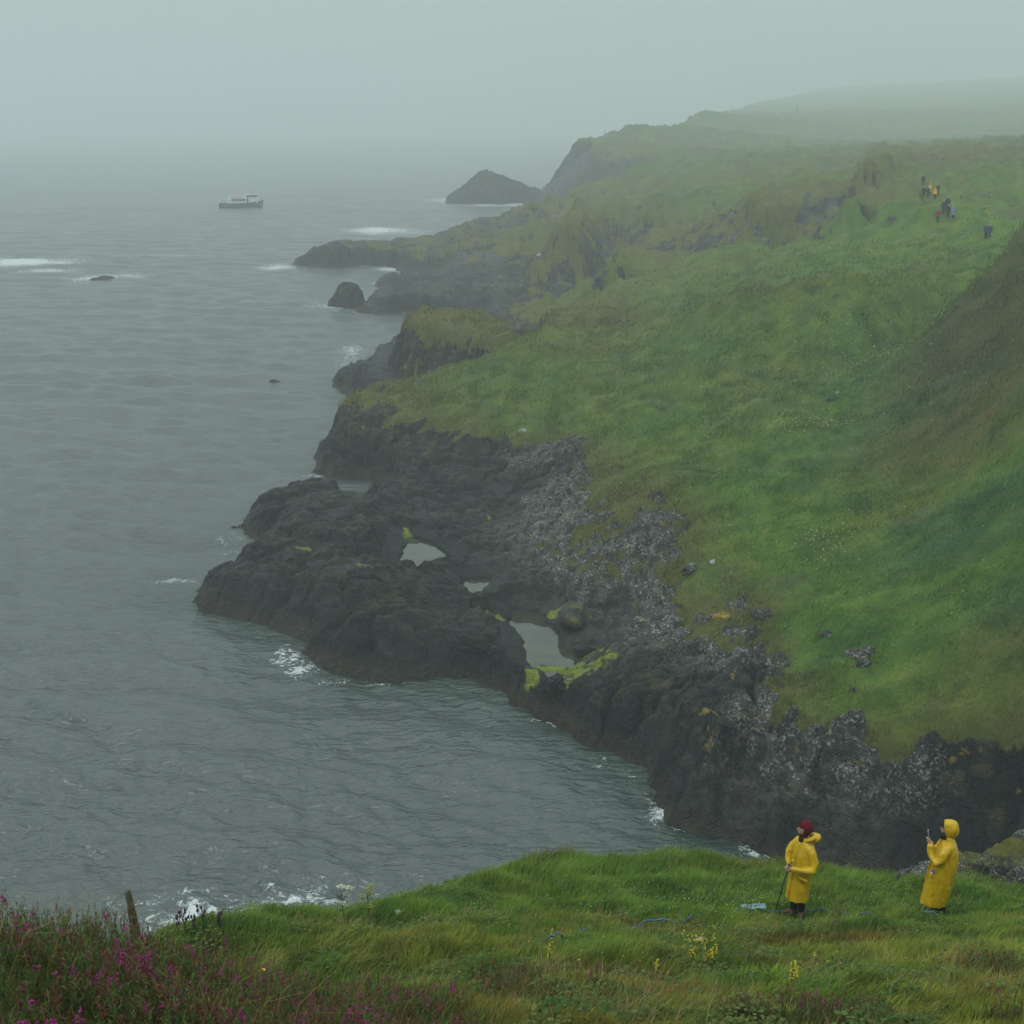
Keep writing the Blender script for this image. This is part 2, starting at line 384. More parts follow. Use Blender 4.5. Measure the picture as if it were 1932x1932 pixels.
def terrain(x, y):
    """height and surface masks of the coast"""
    r = np.hypot(x, y)
    q = np.stack(lp(x, y), 1)
    zt, g = top_rbf(q).T
    k = steep(q)
    s0 = poly_sd(x, y, coast_xy)
    far = np.clip(r / 150, 0.6, 3)
    wig = fbm(x / 6, y / 6, 4, 3) * 1.0 * np.clip(far, 0, 1.7) + fbm(x / 1.6, y / 1.6, 3, 11) * 0.35
    s = s0 + wig * sstep(-3, 0, s0) - .3 
    prof = k * s
    z = np.minimum(zt, prof)
    h = np.clip(0.5 + 0.5 * (zt - prof) / 0.8, 0, 1)
    z = np.where(s > 0, zt * (1 - h) + prof * h - 0.4 * h * (1 - h), np.maximum(-4, 1.2 * s))
    cover = g.copy()
    for pl, kz, kk, kg in knoll_xy:
        d = poly_sd(x, y, pl) + fbm(x / 2.5, y / 2.5, 3, 40) * 1.0
        zz = np.minimum(kz + 0.3 * fbm(x / 3, y / 3, 3, 41), kz + kk * d)
        up = zz > z
        cover = np.where(up, np.where((d > -0.6) | (kk < 1), kg, kg * (0.6 if kz > 10 else 0.38)), cover)
        z = np.where(up, zz, z)
    land = sstep(0, 1.5, s)
    # where the shore profile rules, bare rock
    face = sstep(-0.2, 1.2, zt - prof)
    n1 = fbm(x / 6, y / 6, 4, 21); n2 = fbm(x / 1.3, y / 1.3, 3, 25)
    cv = sstep(0.36, 0.62, cover + 0.26 * n1 + 0.2 * n2) * (1 - face * sstep(0.0, 0.9, 1.25 - cover)) * sstep(1.6, 3.0, z + n1)
    # turf: hummocks and tussocks
    sc = np.clip(r / 90, 1, 4)
    zg = 0.80 * fbm(x / 9, y / 9, 3, 31) * np.clip(r / 110, .6, 2.5) + 0.34 * sc * ridged(x / 2.2 / sc, y / 2.2 / sc, 3, 35) + 0.07 * sc * fbm(x / .7 / sc, y / .7 / sc, 2, 38)
    # rock: tilted joint blocks with crevices, in two sizes
    wx = x + 0.7 * fbm(x / 2.5, y / 2.5, 3, 51); wy = y + 0.7 * fbm(x / 2.5 + 50, y / 2.5, 3, 52)
    ca, sa = math.cos(0.6), math.sin(0.6)
    rx, ry = wx * ca + wy * sa, -wx * sa + wy * ca
    far2 = np.clip(r / 130, 1, 3)
    rz = 0; tone = 0
    for size, amp, sd_, st in ((4.2, 0.95, 61, 1.7), (1.7, 0.55, 64, 1.5), (0.75, 0.28, 67, 1.3)):
        f1, f2, c, cx, cy = voro(rx / size / st / far2, ry / size / far2, sd_)
        tone = tone + (c * 3.7) % 1 * amp
        t1, t2 = (c * 7.13) % 1 - .5, (c * 13.7) % 1 - .5
        rz = rz + amp * ((c - 0.5) * 0.7 + (cx * t1 + cy * t2) * 0.9 - 0.75 * (1 - sstep(0, 0.13, f2 - f1)))
    rz = rz + 0.22 * ridged(x / 1.1 / far2, y / 1.1 / far2, 3, 71)
    low = sstep(-0.5, 1.5, z)
    # ledges: the rock breaks back in steps
    tq = z / 1.15 + 0.55 * fbm(x / 6, y / 6, 3, 95) + 0.12 * fbm(x / 1.2, y / 1.2, 2, 97); fr_ = tq - np.floor(tq)
    rz = rz + (sstep(.25, .6, fr_) - fr_) * 1.15 * .7
    tq = z / .42 + 0.8 * fbm(x / 3, y / 3, 3, 98); fr_ = tq - np.floor(tq)
    rz = rz + (sstep(.3, .6, fr_) - fr_) * .42 * .55
    zz = z + (zg * cv * sstep(2, 4, z) + rz * (0.62 + 0.5 * sstep(3.0, 5.5, z)) * (1 - cv) * (0.35 + 0.65 * low) * np.where(s > -1.5, 1, .3))
    zz = zz + (1 - cv) * low * sstep(130, 230, r) * sstep(.5, 3, z) * 1.3 * (ridged(x / 13, y / 8, 3, 75) - .35)
    pm = np.zeros_like(x)
    for pl, pz in pool_xy:
        d = poly_sd(x, y, pl) + 0.25 * fbm(x / .9, y / .9, 2, 81)
        zz = np.where(d > 0, pz - 0.1 - 0.5 * np.minimum(d, 1), np.maximum(np.minimum(zz, pz + 0.15 - 0.42 * d + 1.6 * np.maximum(0, -d - 1.3)), np.where(d > -1.2, pz + .06, -9)))
        pm = np.maximum(pm, sstep(-0.8, 0.2, d))
    # bright weed in and under the big pool
    al = np.maximum.reduce([blob(x, y, 1003, 1285, 1.2, .35, .9), blob(x, y, 1120, 1225, 1.4, 1.5, 1.2), blob(x, y, 1110, 1275, 1.4, 1.3, 1.0), blob(x, y, 1060, 1262, 1.2, 1.8, .8),
        blob(x, y, 1065, 1310, 1, .4, .5), blob(x, y, 1010, 1235, 1.2, .5, .6), blob(x, y, 768, 1005, 1.6, .3, 1.0), blob(x, y, 930, 1158, 1.8, .9, .5) * .9, blob(x, y, 925, 975, 1.6, .4, .4) * .8, blob(x, y, 575, 1045, 2.1, .6, .35) * .7,
        blob(x, y, 1045, 1160, 1.4, .5, .5), blob(x, y, 690, 1082, 2.4, .8, .4) * .6])
    al = sstep(0.36, 0.66, al + 0.62 * fbm(x / .55, y / .55, 4, 90) * sstep(.06, .3, al)) * .9
    # white lichen and birds' lime on the upper shore
    wh = np.maximum.reduce([blob(x, y, 1060, 960, 4.0, 7, 11), blob(x, y, 1160, 1050, 4, 7, 7) * .8, blob(x, y, 980, 1010, 2.4, 3, 6) * .8, blob(x, y, 1230, 1130, 3.6, 4, 5), blob(x, y, 1330, 1190, 3.6, 5, 3), blob(x, y, 1450, 1240, 4, 5, 2.4), blob(x, y, 1060, 845, 4, 5, 3.5), blob(x, y, 1540, 1388, 5, 6, 1.5) * .9,
        blob(x, y, 1440, 1340, 4.4, 2, 2), blob(x, y, 820, 730, 5, 5, 6) * .75, blob(x, y, 1400, 440, 14, 10, 14) * .9, blob(x, y, 880, 512, 1, 12, 9) * .55, blob(x, y, 960, 546, 2.5, 12, 5) * .5, blob(x, y, 1080, 560, 5, 8, 8) * .4, blob(x, y, 1640, 395, 17, 9, 9) * .8, blob(x, y, 1150, 440, 9, 14, 16) * .45, blob(x, y, 850, 960, 2, 5, 5) * .6,
        blob(x, y, 1700, 318, 20, 16, 16) * .7, blob(x, y, 1080, 1200, 2, 2.5, 2) * .7, blob(x, y, 1000, 610, 5, 6, 6) * .5, blob(x, y, 1650, 1390, 5.5, 3, 1.5), blob(x,y,780,1080,2.4,6,6)*.35])
    return zz, np.clip(cv, 0, 1), al, np.clip(wh, 0, 1), s, tone / 1.78, sstep(1.0, .45, g)

# ------------------------------------------------------------------ turf colours (true colours of the plants, patch by patch)
G_MID = np.array([0.132, 0.240, 0.026]); G_LUSH = np.array([0.090, 0.240, 0.034]); G_YEL = np.array([0.245, 0.270, 0.036])
G_BROWN = np.array([0.140, 0.100, 0.034]); G_DARK = np.array([0.046, 0.125, 0.030]); G_BLUE = np.array([0.056, 0.160, 0.058])
G_RUST = np.array([0.150, 0.070, 0.028]); G_STRAW = np.array([0.24, 0.20, 0.085])
def turf_col(x, y):
    a = fbm(x / 14, y / 14, 4, 101); b = fbm(x / 5, y / 5, 4, 105); c = fbm(x / 2.0, y / 2.0, 3, 109)
    col = np.tile(G_MID, (len(x), 1))
    def m(col, target, t): return col + (target - col) * t[:, None]
    col = m(col, G_YEL, sstep(.0, .9, a + .4 * c) * .45)
    col = m(col, G_LUSH, sstep(.05, .6, -a + .5 * b) * .6)
    col = m(col, G_DARK, sstep(.15, .8, b + .3 * c) * .55)
    col = m(col, G_BLUE, sstep(.25, .8, -b + .4 * a) * .5)
    br = sstep(.35, .9, c * .6 - b * .6 + .35 * a) * .5
    for u, v, z, ru, rv, w in [(1600,535,14,11,7,.9),(1480,575,12,9,8,.6),(1860,600,18,9,12,.95),(1750,720,12,4,8,.7),(1900,500,20,9,12,1),(1860,560,18,6,12,1),(1800,640,14,4,8,.9),(700,465,3.5,26,14,.75),(920,425,4,28,18,.7),(600,475,3,16,10,.8),(1000,480,4,10,14,.4),(1140,268,28,40,60,.5),(1240,545,9,8,8,.6),(1300,520,11,8,8,.5),(1880,720,14,5,7,.5),(1932,1150,10,4,6,.6),(1900,1260,8,3,4,.5),(870,590,7.4,10,7,1.),(830,640,5,8,4,.8),(1120,575,8,8,5,.7),(1000,640,7,8,6,.4),
                               (1300,900,6,8,4,.45),(1180,940,5.5,4,4,.6),(1400,1150,5,3,2,.5),(1400,500,10,9,9,.5),(1830,1360,6.5,3,2,.6),(1500,1300,5,3,2,.5),(1170,575,8,6,5,.5),(1660,1370,5.5,3,2,.4)]:
        br = np.maximum(br, w * blob(x, y, u, v, z, ru, rv) * (0.75 + .5 * c))
    col = m(col, G_BROWN, np.clip(br, 0, 1))
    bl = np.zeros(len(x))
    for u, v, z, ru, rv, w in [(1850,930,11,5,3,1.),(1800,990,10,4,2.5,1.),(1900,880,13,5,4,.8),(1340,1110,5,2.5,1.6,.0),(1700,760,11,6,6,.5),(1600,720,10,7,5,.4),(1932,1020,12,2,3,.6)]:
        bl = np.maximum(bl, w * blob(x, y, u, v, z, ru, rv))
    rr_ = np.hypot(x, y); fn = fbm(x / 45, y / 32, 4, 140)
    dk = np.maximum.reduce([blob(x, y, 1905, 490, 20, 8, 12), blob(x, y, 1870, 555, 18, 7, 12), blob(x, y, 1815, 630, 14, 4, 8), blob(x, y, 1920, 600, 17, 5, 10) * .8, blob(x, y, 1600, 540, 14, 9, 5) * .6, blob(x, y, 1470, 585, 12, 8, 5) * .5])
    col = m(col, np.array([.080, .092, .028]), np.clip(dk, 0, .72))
    col = m(col, G_BROWN * .8, sstep(150, 330, rr_) * (.32 + .45 * sstep(-.1, .5, fn)))
    col = m(col, G_DARK * .8, sstep(170, 330, rr_) * .6 * sstep(.0, .5, -fn))
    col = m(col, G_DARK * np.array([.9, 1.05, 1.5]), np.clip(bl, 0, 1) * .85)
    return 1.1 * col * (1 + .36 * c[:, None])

def grid_faces(n, m_):
    i = np.arange(n - 1)[:, None] * m_ + np.arange(m_ - 1)[None, :]
    return np.stack([i, i + 1, i + m_ + 1, i + m_], -1).reshape(-1, 4)

# ------------------------------------------------------------------ materials of the ground
def rock_nodes(m, k=1.0):
    p = m.pos() if k == 1.0 else m.scaled(m.pos(), (k, k, k))
    big = m.noise(p, 0.35, 5, 0.6); med = m.noise(p, 1.6, 6, 0.65); fine = m.noise(p, 7.0, 5, 0.7)
    col = m.mix(m.ramp(big, .35, .65), (0.007, 0.011, 0.011), (0.016, 0.020, 0.020))
    col = m.mix(m.ramp(med, .45, .75), col, (0.028, 0.033, 0.033))
    col = m.mix(m.ramp(fine, .5, .8, 0, .6), col, (0.058, 0.057, 0.055))
    wv = m.n('ShaderNodeVectorMath', operation='ADD'); nz = m.n('ShaderNodeTexNoise'); m.l(p, nz.inputs['Vector']); nz.inputs['Scale'].default_value = 1.1; nz.inputs['Detail'].default_value = 4
    m.l(m.scaled(nz.outputs['Color'], (1.5, 1.5, 1.5)), wv.inputs[0]); m.l(p, wv.inputs[1])
    crack = m.voro(wv.outputs[0], 1.5, 'DISTANCE_TO_EDGE')
    return p, big, med, fine, col, crack
def wv_out(m, p):
    nz = m.n('ShaderNodeTexNoise'); m.l(p, nz.inputs['Vector']); nz.inputs['Scale'].default_value = 2.3; nz.inputs['Detail'].default_value = 3
    a = m.n('ShaderNodeVectorMath', operation='ADD'); m.l(m.scaled(nz.outputs['Color'], (.7, .7, .7)), a.inputs[0]); m.l(p, a.inputs[1]); return a.outputs[0]
def shore_material(name, k=1.0):
    m = M(name, 0.75, 0.25)
    p, big, med, fine, rock, crack = rock_nodes(m, k)
    rock = m.mix(1.0, rock, m.mix(m.ramp(m.attr('tone'), .2, .85), (.55, .58, .6), (1.9, 1.88, 1.8)), 'MULTIPLY')
    z = m.z()
    zn = m.math('ADD', z, m.ramp(med, 0, 1, -.9, .9, False))
    # weed and barnacle band of the tide: brown below, black above
    rock = m.mix(m.ramp(zn, 0.15, 1.05, .9, 0), rock, m.mix(m.ramp(fine, .35, .7), (0.020, 0.020, 0.016), (0.080, 0.060, 0.036)))
    rock = m.mix(m.ramp(zn, -0.1, 0.25, 1, 0), rock, (0.028, 0.028, 0.020))
    # lichens
    mp = m.n('ShaderNodeMapping'); mp.inputs['Rotation'].default_value = (0, 0, R(35)); mp.inputs['Scale'].default_value = (1.0, 1.9, 1.5); m.l(wv_out(m, p), mp.inputs['Vector'])
    v2 = m.voro(mp.outputs[0], 2.7)
    wsp = m.math('MULTIPLY', m.ramp(m.math('ADD', v2, m.ramp(fine, .3, .7, -.12, .12, False)), .20, .33, 1, 0), m.ramp(m.noise(p, .8, 4), .45, .60))
    v3 = m.math('MULTIPLY', m.ramp(fine, .52, .62), m.ramp(m.noise(p, 1.1, 4), .42, .58))
    w_amt = m.attr('lime')
    wmask = m.math('MULTIPLY', m.math('MAXIMUM', wsp, v3), m.math('MULTIPLY', m.ramp(w_amt, .12, .6), m.ramp(zn, 2.2, 3.4)))
    rock_up = m.mix(m.math('MULTIPLY', m.ramp(z, 1.6, 3.0), m.ramp(m.noise(p, .8, 4), .50, .68, 0, .6)), rock, (0.085, 0.082, 0.034))
    rock_up = m.mix(m.math('MULTIPLY', m.ramp(z, 2.8, 4.0), m.ramp(m.noise(p, 1.3, 4), .62, .70)), rock_up, (0.26, 0.19, 0.03))
    rock_up = m.mix(m.math('MULTIPLY', m.ramp(w_amt, .2, .8), .5), rock_up, m.mix(m.ramp(med, .4, .6), (.055, .058, .054), (.150, .148, .132)))
    rock_up = m.mix(m.math('MULTIPLY', wmask, .85), rock_up, (0.44, 0.445, 0.41))
    gcol = m.mix(1.0, m.attr('turf', 'Color'), (.92, .92, .92), 'MULTIPLY')
    gcol = m.mix(m.math('MULTIPLY', m.attr('fringe'), .8), gcol, m.mix(m.ramp(m.noise(p, 1.2, 4), .4, .6), (.125, .115, .034), (.175, .160, .040)))
    gn = m.noise(p, 5.0, 6, .7)
    gcol = m.mix(m.ramp(gn, .35, .7, .0, .55), gcol, m.mix(1.0, gcol, (0.45, 0.5, 0.5), 'MULTIPLY'))
    gcol = m.mix(m.ramp(m.noise(p, 9.0, 4, .7), .58, .75, .0, .35), gcol, (0.16, 0.16, 0.06))
    cov = m.ramp(m.math('ADD', m.attr('cover'), m.ramp(med, 0, 1, -.35, .35, False)), .35, .65)
    col = m.mix(cov, rock_up, gcol)
    col = m.mix(m.attr('weed'), col, m.mix(m.ramp(fine, .3, .7), (0.11, 0.17, 0.013), (0.33, 0.40, 0.034)))
    m.color(col)
    rr = m.ramp(cov, 0, 1, .55, .9)
    m.l(rr, m.b.inputs['Roughness'])
    hb = m.math('ADD', m.math('MULTIPLY', med, .7), m.math('MULTIPLY', fine, .45))
    hb = m.math('ADD', hb, m.ramp(crack, 0, .10, -.22, 0))
    hg = m.math('ADD', m.math('MULTIPLY', m.noise(p, 2.2, 6, .75), 1.2), m.math('MULTIPLY', gn, .5))
    mixh = m.n('ShaderNodeMix', data_type='FLOAT'); m.l(cov, mixh.inputs[0]); m.l(hb, mixh.inputs[2]); m.l(hg, mixh.inputs[3])
    m.bump(mixh.outputs[0], 1.0, 0.35 / k)
    return m.m
MAT_SHORE = shore_material('shore')
MAT_NEAR_ROCK = shore_material('near_rock', 3.5)

# ------------------------------------------------------------------ the coast mesh
def polar(a0, a1, na, r0, r1, nr, r2=None, nr2=0):
    a = np.linspace(a0, a1, na); r = np.exp(np.linspace(math.log(r0), math.log(r1), nr))
    if r2: r = np.concatenate([r, np.exp(np.linspace(math.log(r1), math.log(r2), nr2 + 1))[1:]]); nr += nr2
    global RINGS; RINGS = r
    A, RR = np.meshgrid(a, r)
    return (RR * np.sin(A)).ravel(), (RR * np.cos(A)).ravel(), grid_faces(nr, na)
tx, ty, tf = polar(R(-26), R(31), 820, 40, 170, 880, 3500, 470)
tz, tcov, talg, twh, ts, tpm, tbase = terrain(tx, ty)
keep = ~(ts < -7)
fk = keep[tf].any(1)
me = mesh_np('coast', np.stack([tx, ty, tz], 1), tf[fk][:, ::-1])
tcol = turf_col(tx, ty)
add_float(me, 'fringe', tbase); add_float(me, 'tone', tpm); add_float(me, 'cover', tcov); add_float(me, 'weed', talg); add_float(me, 'lime', twh); add_col(me, 'turf', tcol)
coast = link('coast_land', me, MAT_SHORE)
tag(coast, 'rugged basalt shore rising into green turf slopes', kind='structure')

TZG = tz.reshape(1350, 820); CR = RINGS.copy()
def coast_z(x, y):
    fa = (np.arctan2(x, y) - R(-26)) / R(57) * 819; fr = np.interp(np.hypot(x, y), CR, np.arange(1350.))
    fa = np.clip(fa, 0, 818.999); fr = np.clip(fr, 0, 1348.999); i, j = fa.astype(int), fr.astype(int); p_, q_ = fa - i, fr - j
    return (TZG[j, i] * (1 - p_) + TZG[j, i + 1] * p_) * (1 - q_) + (TZG[j + 1, i] * (1 - p_) + TZG[j + 1, i + 1] * p_) * q_
def on_shore(u, v):
    a, f_, w = ray(u, v); t = np.exp(np.linspace(math.log(42), math.log(2800), 9000)); hit = H + w * t < coast_z(a * t, f_ * t)
    k = int(np.argmax(hit)); return float(a * t[k]), float(f_ * t[k]), float(coast_z(np.array([a * t[k]]), np.array([f_ * t[k]]))[0])
# ------------------------------------------------------------------ sea
FOAM = [(45,497,0,16,2.5,1),(90,511,0,9,2.5,.75),(330,483,0,22,2,.55),(180,524,0,8,2,.9),(245,520,0,6,2,.7),(160,529,0,6,2,.6),(860,378,0,22,9,.75),(940,386,0,26,7,.8),(1010,396,0,14,6,.8),(715,435,0,14,6,.95),(770,438,0,14,4,.6),
        (520,504,0,6,3,.85),(735,508,0,5,3,.8),(640,578,0,6,3,.7),(600,575,0,7,2,.5),(770,549,0,6,2,.9),(665,662,0,3,3,.65),(655,680,0,3,4,.55),(600,893,0,2.5,1.2,.6),(330,1098,0,2.8,1.4,.6),(425,1020,0,1.5,1.5,.5),(440,1040,0,2,1.5,.45),
        (568,1262,0,1.3,1.9,.72),(540,1240,0,1.2,2.2,.7),(600,1225,0,1.2,.7,.7),(630,1285,0,1.8,.8,.6),(740,1290,0,2.2,.5,.5),(1052,1360,0,.7,.5,.85),(1245,1530,0,.8,1.6,.8),(1290,1560,0,1.0,.6,.7),(1130,1445,0,1.0,.6,.5),(1440,1607,0,1.5,1.1,.85),
        (370,1725,0,1.5,1.1,.84),(420,1735,0,1.4,.9,.72),(500,1706,0,3.0,.7,.62),(400,1700,0,3.5,1.6,.42),(590,1685,0,2.5,1.0,.5),(300,1700,0,3,1.6,.45),(340,1745,0,.9,1.5,.9),(300,1735,0,1.8,1.2,.6),(560,1700,0,2.0,.5,.85),(620,1700,0,1.4,.7,.75),(480,1720,0,1.5,.7,.7),(350,1685,0,2.6,.5,.55),(510,1675,0,.5,1.3,.6),(270,1720,0,2,1,.5),(600,1665,0,1.5,.8,.45),(220,1700,0,1.5,1,.4)]
sx, sy, sf = polar(R(-36), R(36), 760, 36, 3900, 1180)
r = np.hypot(sx, sy)
sz = np.zeros_like(sx)
wr = np.random.default_rng(3)
spc = r * 0.004
for i in range(60):
    lam = math.exp(wr.uniform(math.log(0.9), math.log(16)))
    d = R(72) + wr.normal(0, 0.42)
    k = 2 * math.pi / lam
    amp = 0.0105 * lam ** 0.75 * wr.uniform(.5, 1.2)
    ph = k * (sx * math.cos(d) + sy * math.sin(d)) + wr.uniform(0, 6.28) + 1.6 * noise(sx / (4 * lam), sy / (4 * lam), 200 + i)
    q = np.sin(ph)
    env = 0.6 + 0.8 * np.clip(noise(sx / (5 * lam) + 5, sy / (5 * lam), 300 + i) + .5, 0, 1)
    sz += amp * env * (q + 0.25 * np.cos(2 * ph)) * sstep(2.2, 5, lam / spc)
ssd = poly_sd(sx, sy, coast_xy)
calm = sstep(0, 14, -ssd)
foam = np.zeros_like(sx)
for u, v, z, ru, rv, w in FOAM:
    foam = np.maximum(foam, w * blob(sx, sy, u, v, 0, ru, rv * (3.2 if v < 700 else 1)))
crest = blob(sx, sy, 45, 492, 0, 16, 6) * .7 + blob(sx, sy, 330, 481, 0, 24, 3) * .35 + blob(sx, sy, 715, 435, 0, 12, 5) * .5
sz = sz * (0.55 + .45 * calm) + crest
edge = np.exp(-((-ssd - 0.2) / 0.5) ** 2) * .45 * sstep(-.1, .6, fbm(sx / 7, sy / 7, 3, 400)) + np.exp(-(ssd / (3.0)) ** 2) * .62 * sstep(150, 260, r) * sstep(-.2, .4, fbm(sx / 12, sy / 12, 3, 401))
foam = np.maximum(foam, edge)
me = mesh_np('sea', np.stack([sx, sy, sz], 1), sf[:, ::-1])
add_float(me, 'foam', foam)
add_float(me, 'shallow', np.clip(np.exp(ssd / 3.5) * (ssd < 2), 0, 1))
m = M('sea_water', 0.16, 0.5)
p = m.pos()
ps = m.scaled(p, (0.8, 1.35, 1))
f1 = m.noise(p, 1.4, 5, .75, 1.2); f2 = m.noise(p, 5.5, 5, .75, .6)
body = m.mix(m.ramp(m.noise(p, .05, 3), .35, .65), (0.060, 0.079, 0.077), (0.068, 0.087, 0.084))
body = m.mix(m.math('MULTIPLY', m.attr('shallow'), .6), body, (0.010, 0.035, 0.022))
fa = m.attr('foam')
lace = m.voro(m.scaled(p, (1, 1, 0)), 1.3, 'DISTANCE_TO_EDGE')
net = m.math('ADD', m.ramp(f1, .35, .7, 0, .55), m.ramp(f2, .3, .7, 0, .45))
fm = m.math('MULTIPLY', m.ramp(m.math('ADD', fa, m.math('MULTIPLY', net, .95)), .95, 1.35), m.ramp(fa, .12, .4))
m.color(m.mix(fm, body, (0.62, 0.66, 0.66)))
m.l(m.ramp(fm, 0, 1, .2, .8), m.b.inputs['Roughness'])
m.b.inputs['IOR'].default_value = 1.55
mp = m.n('ShaderNodeMapping'); mp.inputs['Rotation'].default_value = (0, 0, R(9)); mp.inputs['Scale'].default_value = (.62, 1.35, 1); m.l(p, mp.inputs['Vector'])
def crests(sc, dist):
    n_ = m.noise(mp.outputs[0], sc, 3, .55, dist)
    return m.math('SUBTRACT', 1.0, m.math('ABSOLUTE', m.math('MULTIPLY', m.math('SUBTRACT', n_, .5), 3.2), 0))
hh = m.math('ADD', m.math('MULTIPLY', crests(.45, .5), .55), m.math('MULTIPLY', crests(1.1, .4), .55))
hh = m.math('ADD', hh, m.math('MULTIPLY', m.noise(mp.outputs[0], 4.2, 3, .6), .16))
m.bump(hh, 1.0, .22)
sea = link('sea', me, m.m)
tag(sea, 'grey green sea with small waves and foam', kind='structure')

# tide pool water
m = M('pool_water', 0.04, 0.5)
m.color(m.mix(m.ramp(m.noise(m.pos(), .8, 4), .4, .62), (0.03, 0.036, 0.034), (0.05, 0.065, 0.025)))
m.bump(m.noise(m.pos(), 4, 3), .05, .02)
MAT_POOL = m.m
for i, (pl, pz) in enumerate(pool_xy):
    c = np.mean(pl, 0); q = [(c[0] + (x - c[0]) * 1.25, c[1] + (y - c[1]) * 1.25, pz) for x, y in pl]
    bm = bmesh.new(); f = bm.faces.new([bm.verts.new(k) for k in q]); f.normal_update()
    if f.normal.z < 0: f.normal_flip()
    bmesh.ops.triangulate(bm, faces=bm.faces[:])
    me = bpy.data.meshes.new('tide_pool'); bm.to_mesh(me); bm.free()
    tag(link('tide_pool', me, MAT_POOL), 'still tide pool between the black rocks', kind='structure')

# ------------------------------------------------------------------ haze
bm = bmesh.new(); bmesh.ops.create_cube(bm, size=1.0)
bmesh.ops.scale(bm, vec=(8200, 8200, 165), verts=bm.verts)
bmesh.ops.translate(bm, vec=(0, 0, -7 + 165 / 2), verts=bm.verts)
me = bpy.data.meshes.new('haze'); bm.to_mesh(me); bm.free()
hm = bpy.data.materials.new('haze'); hm.use_nodes = True
ht = hm.node_tree; ht.nodes.clear()
ho = ht.nodes.new('ShaderNodeOutputMaterial'); hv = ht.nodes.new('ShaderNodeVolumePrincipled')
hv.inputs['Color'].default_value = (0.90, 0.95, 0.95, 1)
hv.inputs['Density'].default_value = 0.00100
hv.inputs['Anisotropy'].default_value = 0.0
ht.links.new(hv.outputs[0], ho.inputs['Volume'])
haze = link('haze', me, hm)
tag(haze, 'pale sea mist lying over the whole coast', kind='stuff')
# ------------------------------------------------------------------ the near hillside
def W(u, d, z):
    a = math.atan((u - 966) / F / math.cos(R(30)) * 1.0)
    return [d * math.sin(a), d * math.cos(a), z]
NH = [(0,2000,5.0),(500,1932,7.6),(700,1932,9.6),(900,1932,10.2),(1200,1932,10.2),(1500,1932,10.2),(1932,1932,10.2),(2300,1932,10.4),
 (-300,1760,7.2),(0,1822,7.5),(100,1828,7.7),(200,1842,8.0),(330,1850,8.3),(450,1852,8.5),(600,1876,9.0),(750,1902,9.5),
 (200,1880,6.7),(400,1900,7.2),(0,1850,6.2),(560,1900,8.2),
 (330,1775,17.2),(262,1786,17.3),(215,1800,16.6),(380,1768,17.6),(500,1790,15.6),(700,1800,15.2),(600,1770,17),(700,1750,18.4),(900,1850,12.6),(900,1750,18.6),(900,1690,21.8),(800,1700,21),(1050,1700,21.5),(1050,1800,15.4),
 (1200,1850,12.8),(1200,1750,19),(1200,1685,23.2),(1500,1850,13),(1500,1738,21.2),(1500,1700,23.3),(1768,1738,21.2),(1932,1740,21),(1800,1850,13.3),(1650,1790,17),(1350,1790,17),(1932,1800,16.6),(2300,1740,21),(2300,1850,13.5),
 (300,1782,17.6),(360,1762,18.6),(440,1748,20),(560,1732,21),(650,1712,22),(720,1698,22.8),(800,1668,24),(870,1652,24.6),(1000,1632,25.6),(1100,1629,26),(1330,1625,26.5),(1400,1634,26.4),(1500,1650,26),(1700,1668,25.6),(1850,1674,25.4),(1932,1692,25),(2300,1700,25)]
NH = [(u, v + (58 if i >= len(NH) - 17 and u < 600 else 42 if i >= len(NH) - 17 and u < 750 else 30 if i >= len(NH) - 17 and u < 950 else 12 if i >= len(NH) - 17 and u < 1450 else 0), d * .88) for i, (u, v, d) in enumerate(NH)]
hp = [P(u, v, d=d) for u, v, d in NH]
for u, v, d in NH[-17:]:
    z = P(u, v, d=d)[2]
    for dd, dz in ((1.6, 1.5), (5, 6.6), (10, 14), (15, z + 2), (24, z + 3)):
        hp.append(W(u, d + dd, z - dz))
for u in (-1400, -600, -250, 0, 130, 220):
    for d, z in ((9, 22.8), (12, 19.5), (16, 15.6), (20, 11.0), (27, 3), (36, -3), (50, -3)): hp.append(W(u, d, z))
for u in (300, 450): hp.append(W(u, 10.2, 22.9))
for x, y, z in ((0, 0, 28.3), (-4, 1, 28.4), (5, 0, 28.2), (0, 5, 25.45), (6, 5, 25.3), (-12, -4, 31), (14, -4, 30), (0, -6, 31.5), (14, 5, 25.6), (22, 5, 26), (24, 40, -3), (-20, 40, -3), (24, 20, 18)): hp.append([x, y, z])
hp = np.array(hp)
hill_rbf = RBF(hp[:, :2] / 10, hp[:, 2:3], 5e-3)
def uv_of(x, y, z):
    f_ = y * cP - (z - H) * sP; up_ = y * sP + (z - H) * cP
    return 966 + F * x / f_, 966 - F * up_ / f_
def hill_z(x, y):
    z0 = hill_rbf(np.stack([x, y], 1) / 10)[:, 0]
    return z0 + 0.20 * fbm(x / 1.7, y / 1.3, 3, 501) + 0.10 * ridged(x / .9, y / .8, 2, 505) + .02 * fbm(x / .25, y / .25, 2, 508)
def ell(u, v, cu, cv, ru, rv): return np.exp(-(((u - cu) / ru) ** 2 + ((v - cv) / rv) ** 2))
HEATH = [(-600,1700),(0,1745),(200,1780),(330,1800),(455,1818),(540,1846),(700,1880),(860,1905),(930,1960),(900,2200),(-600,2200)]
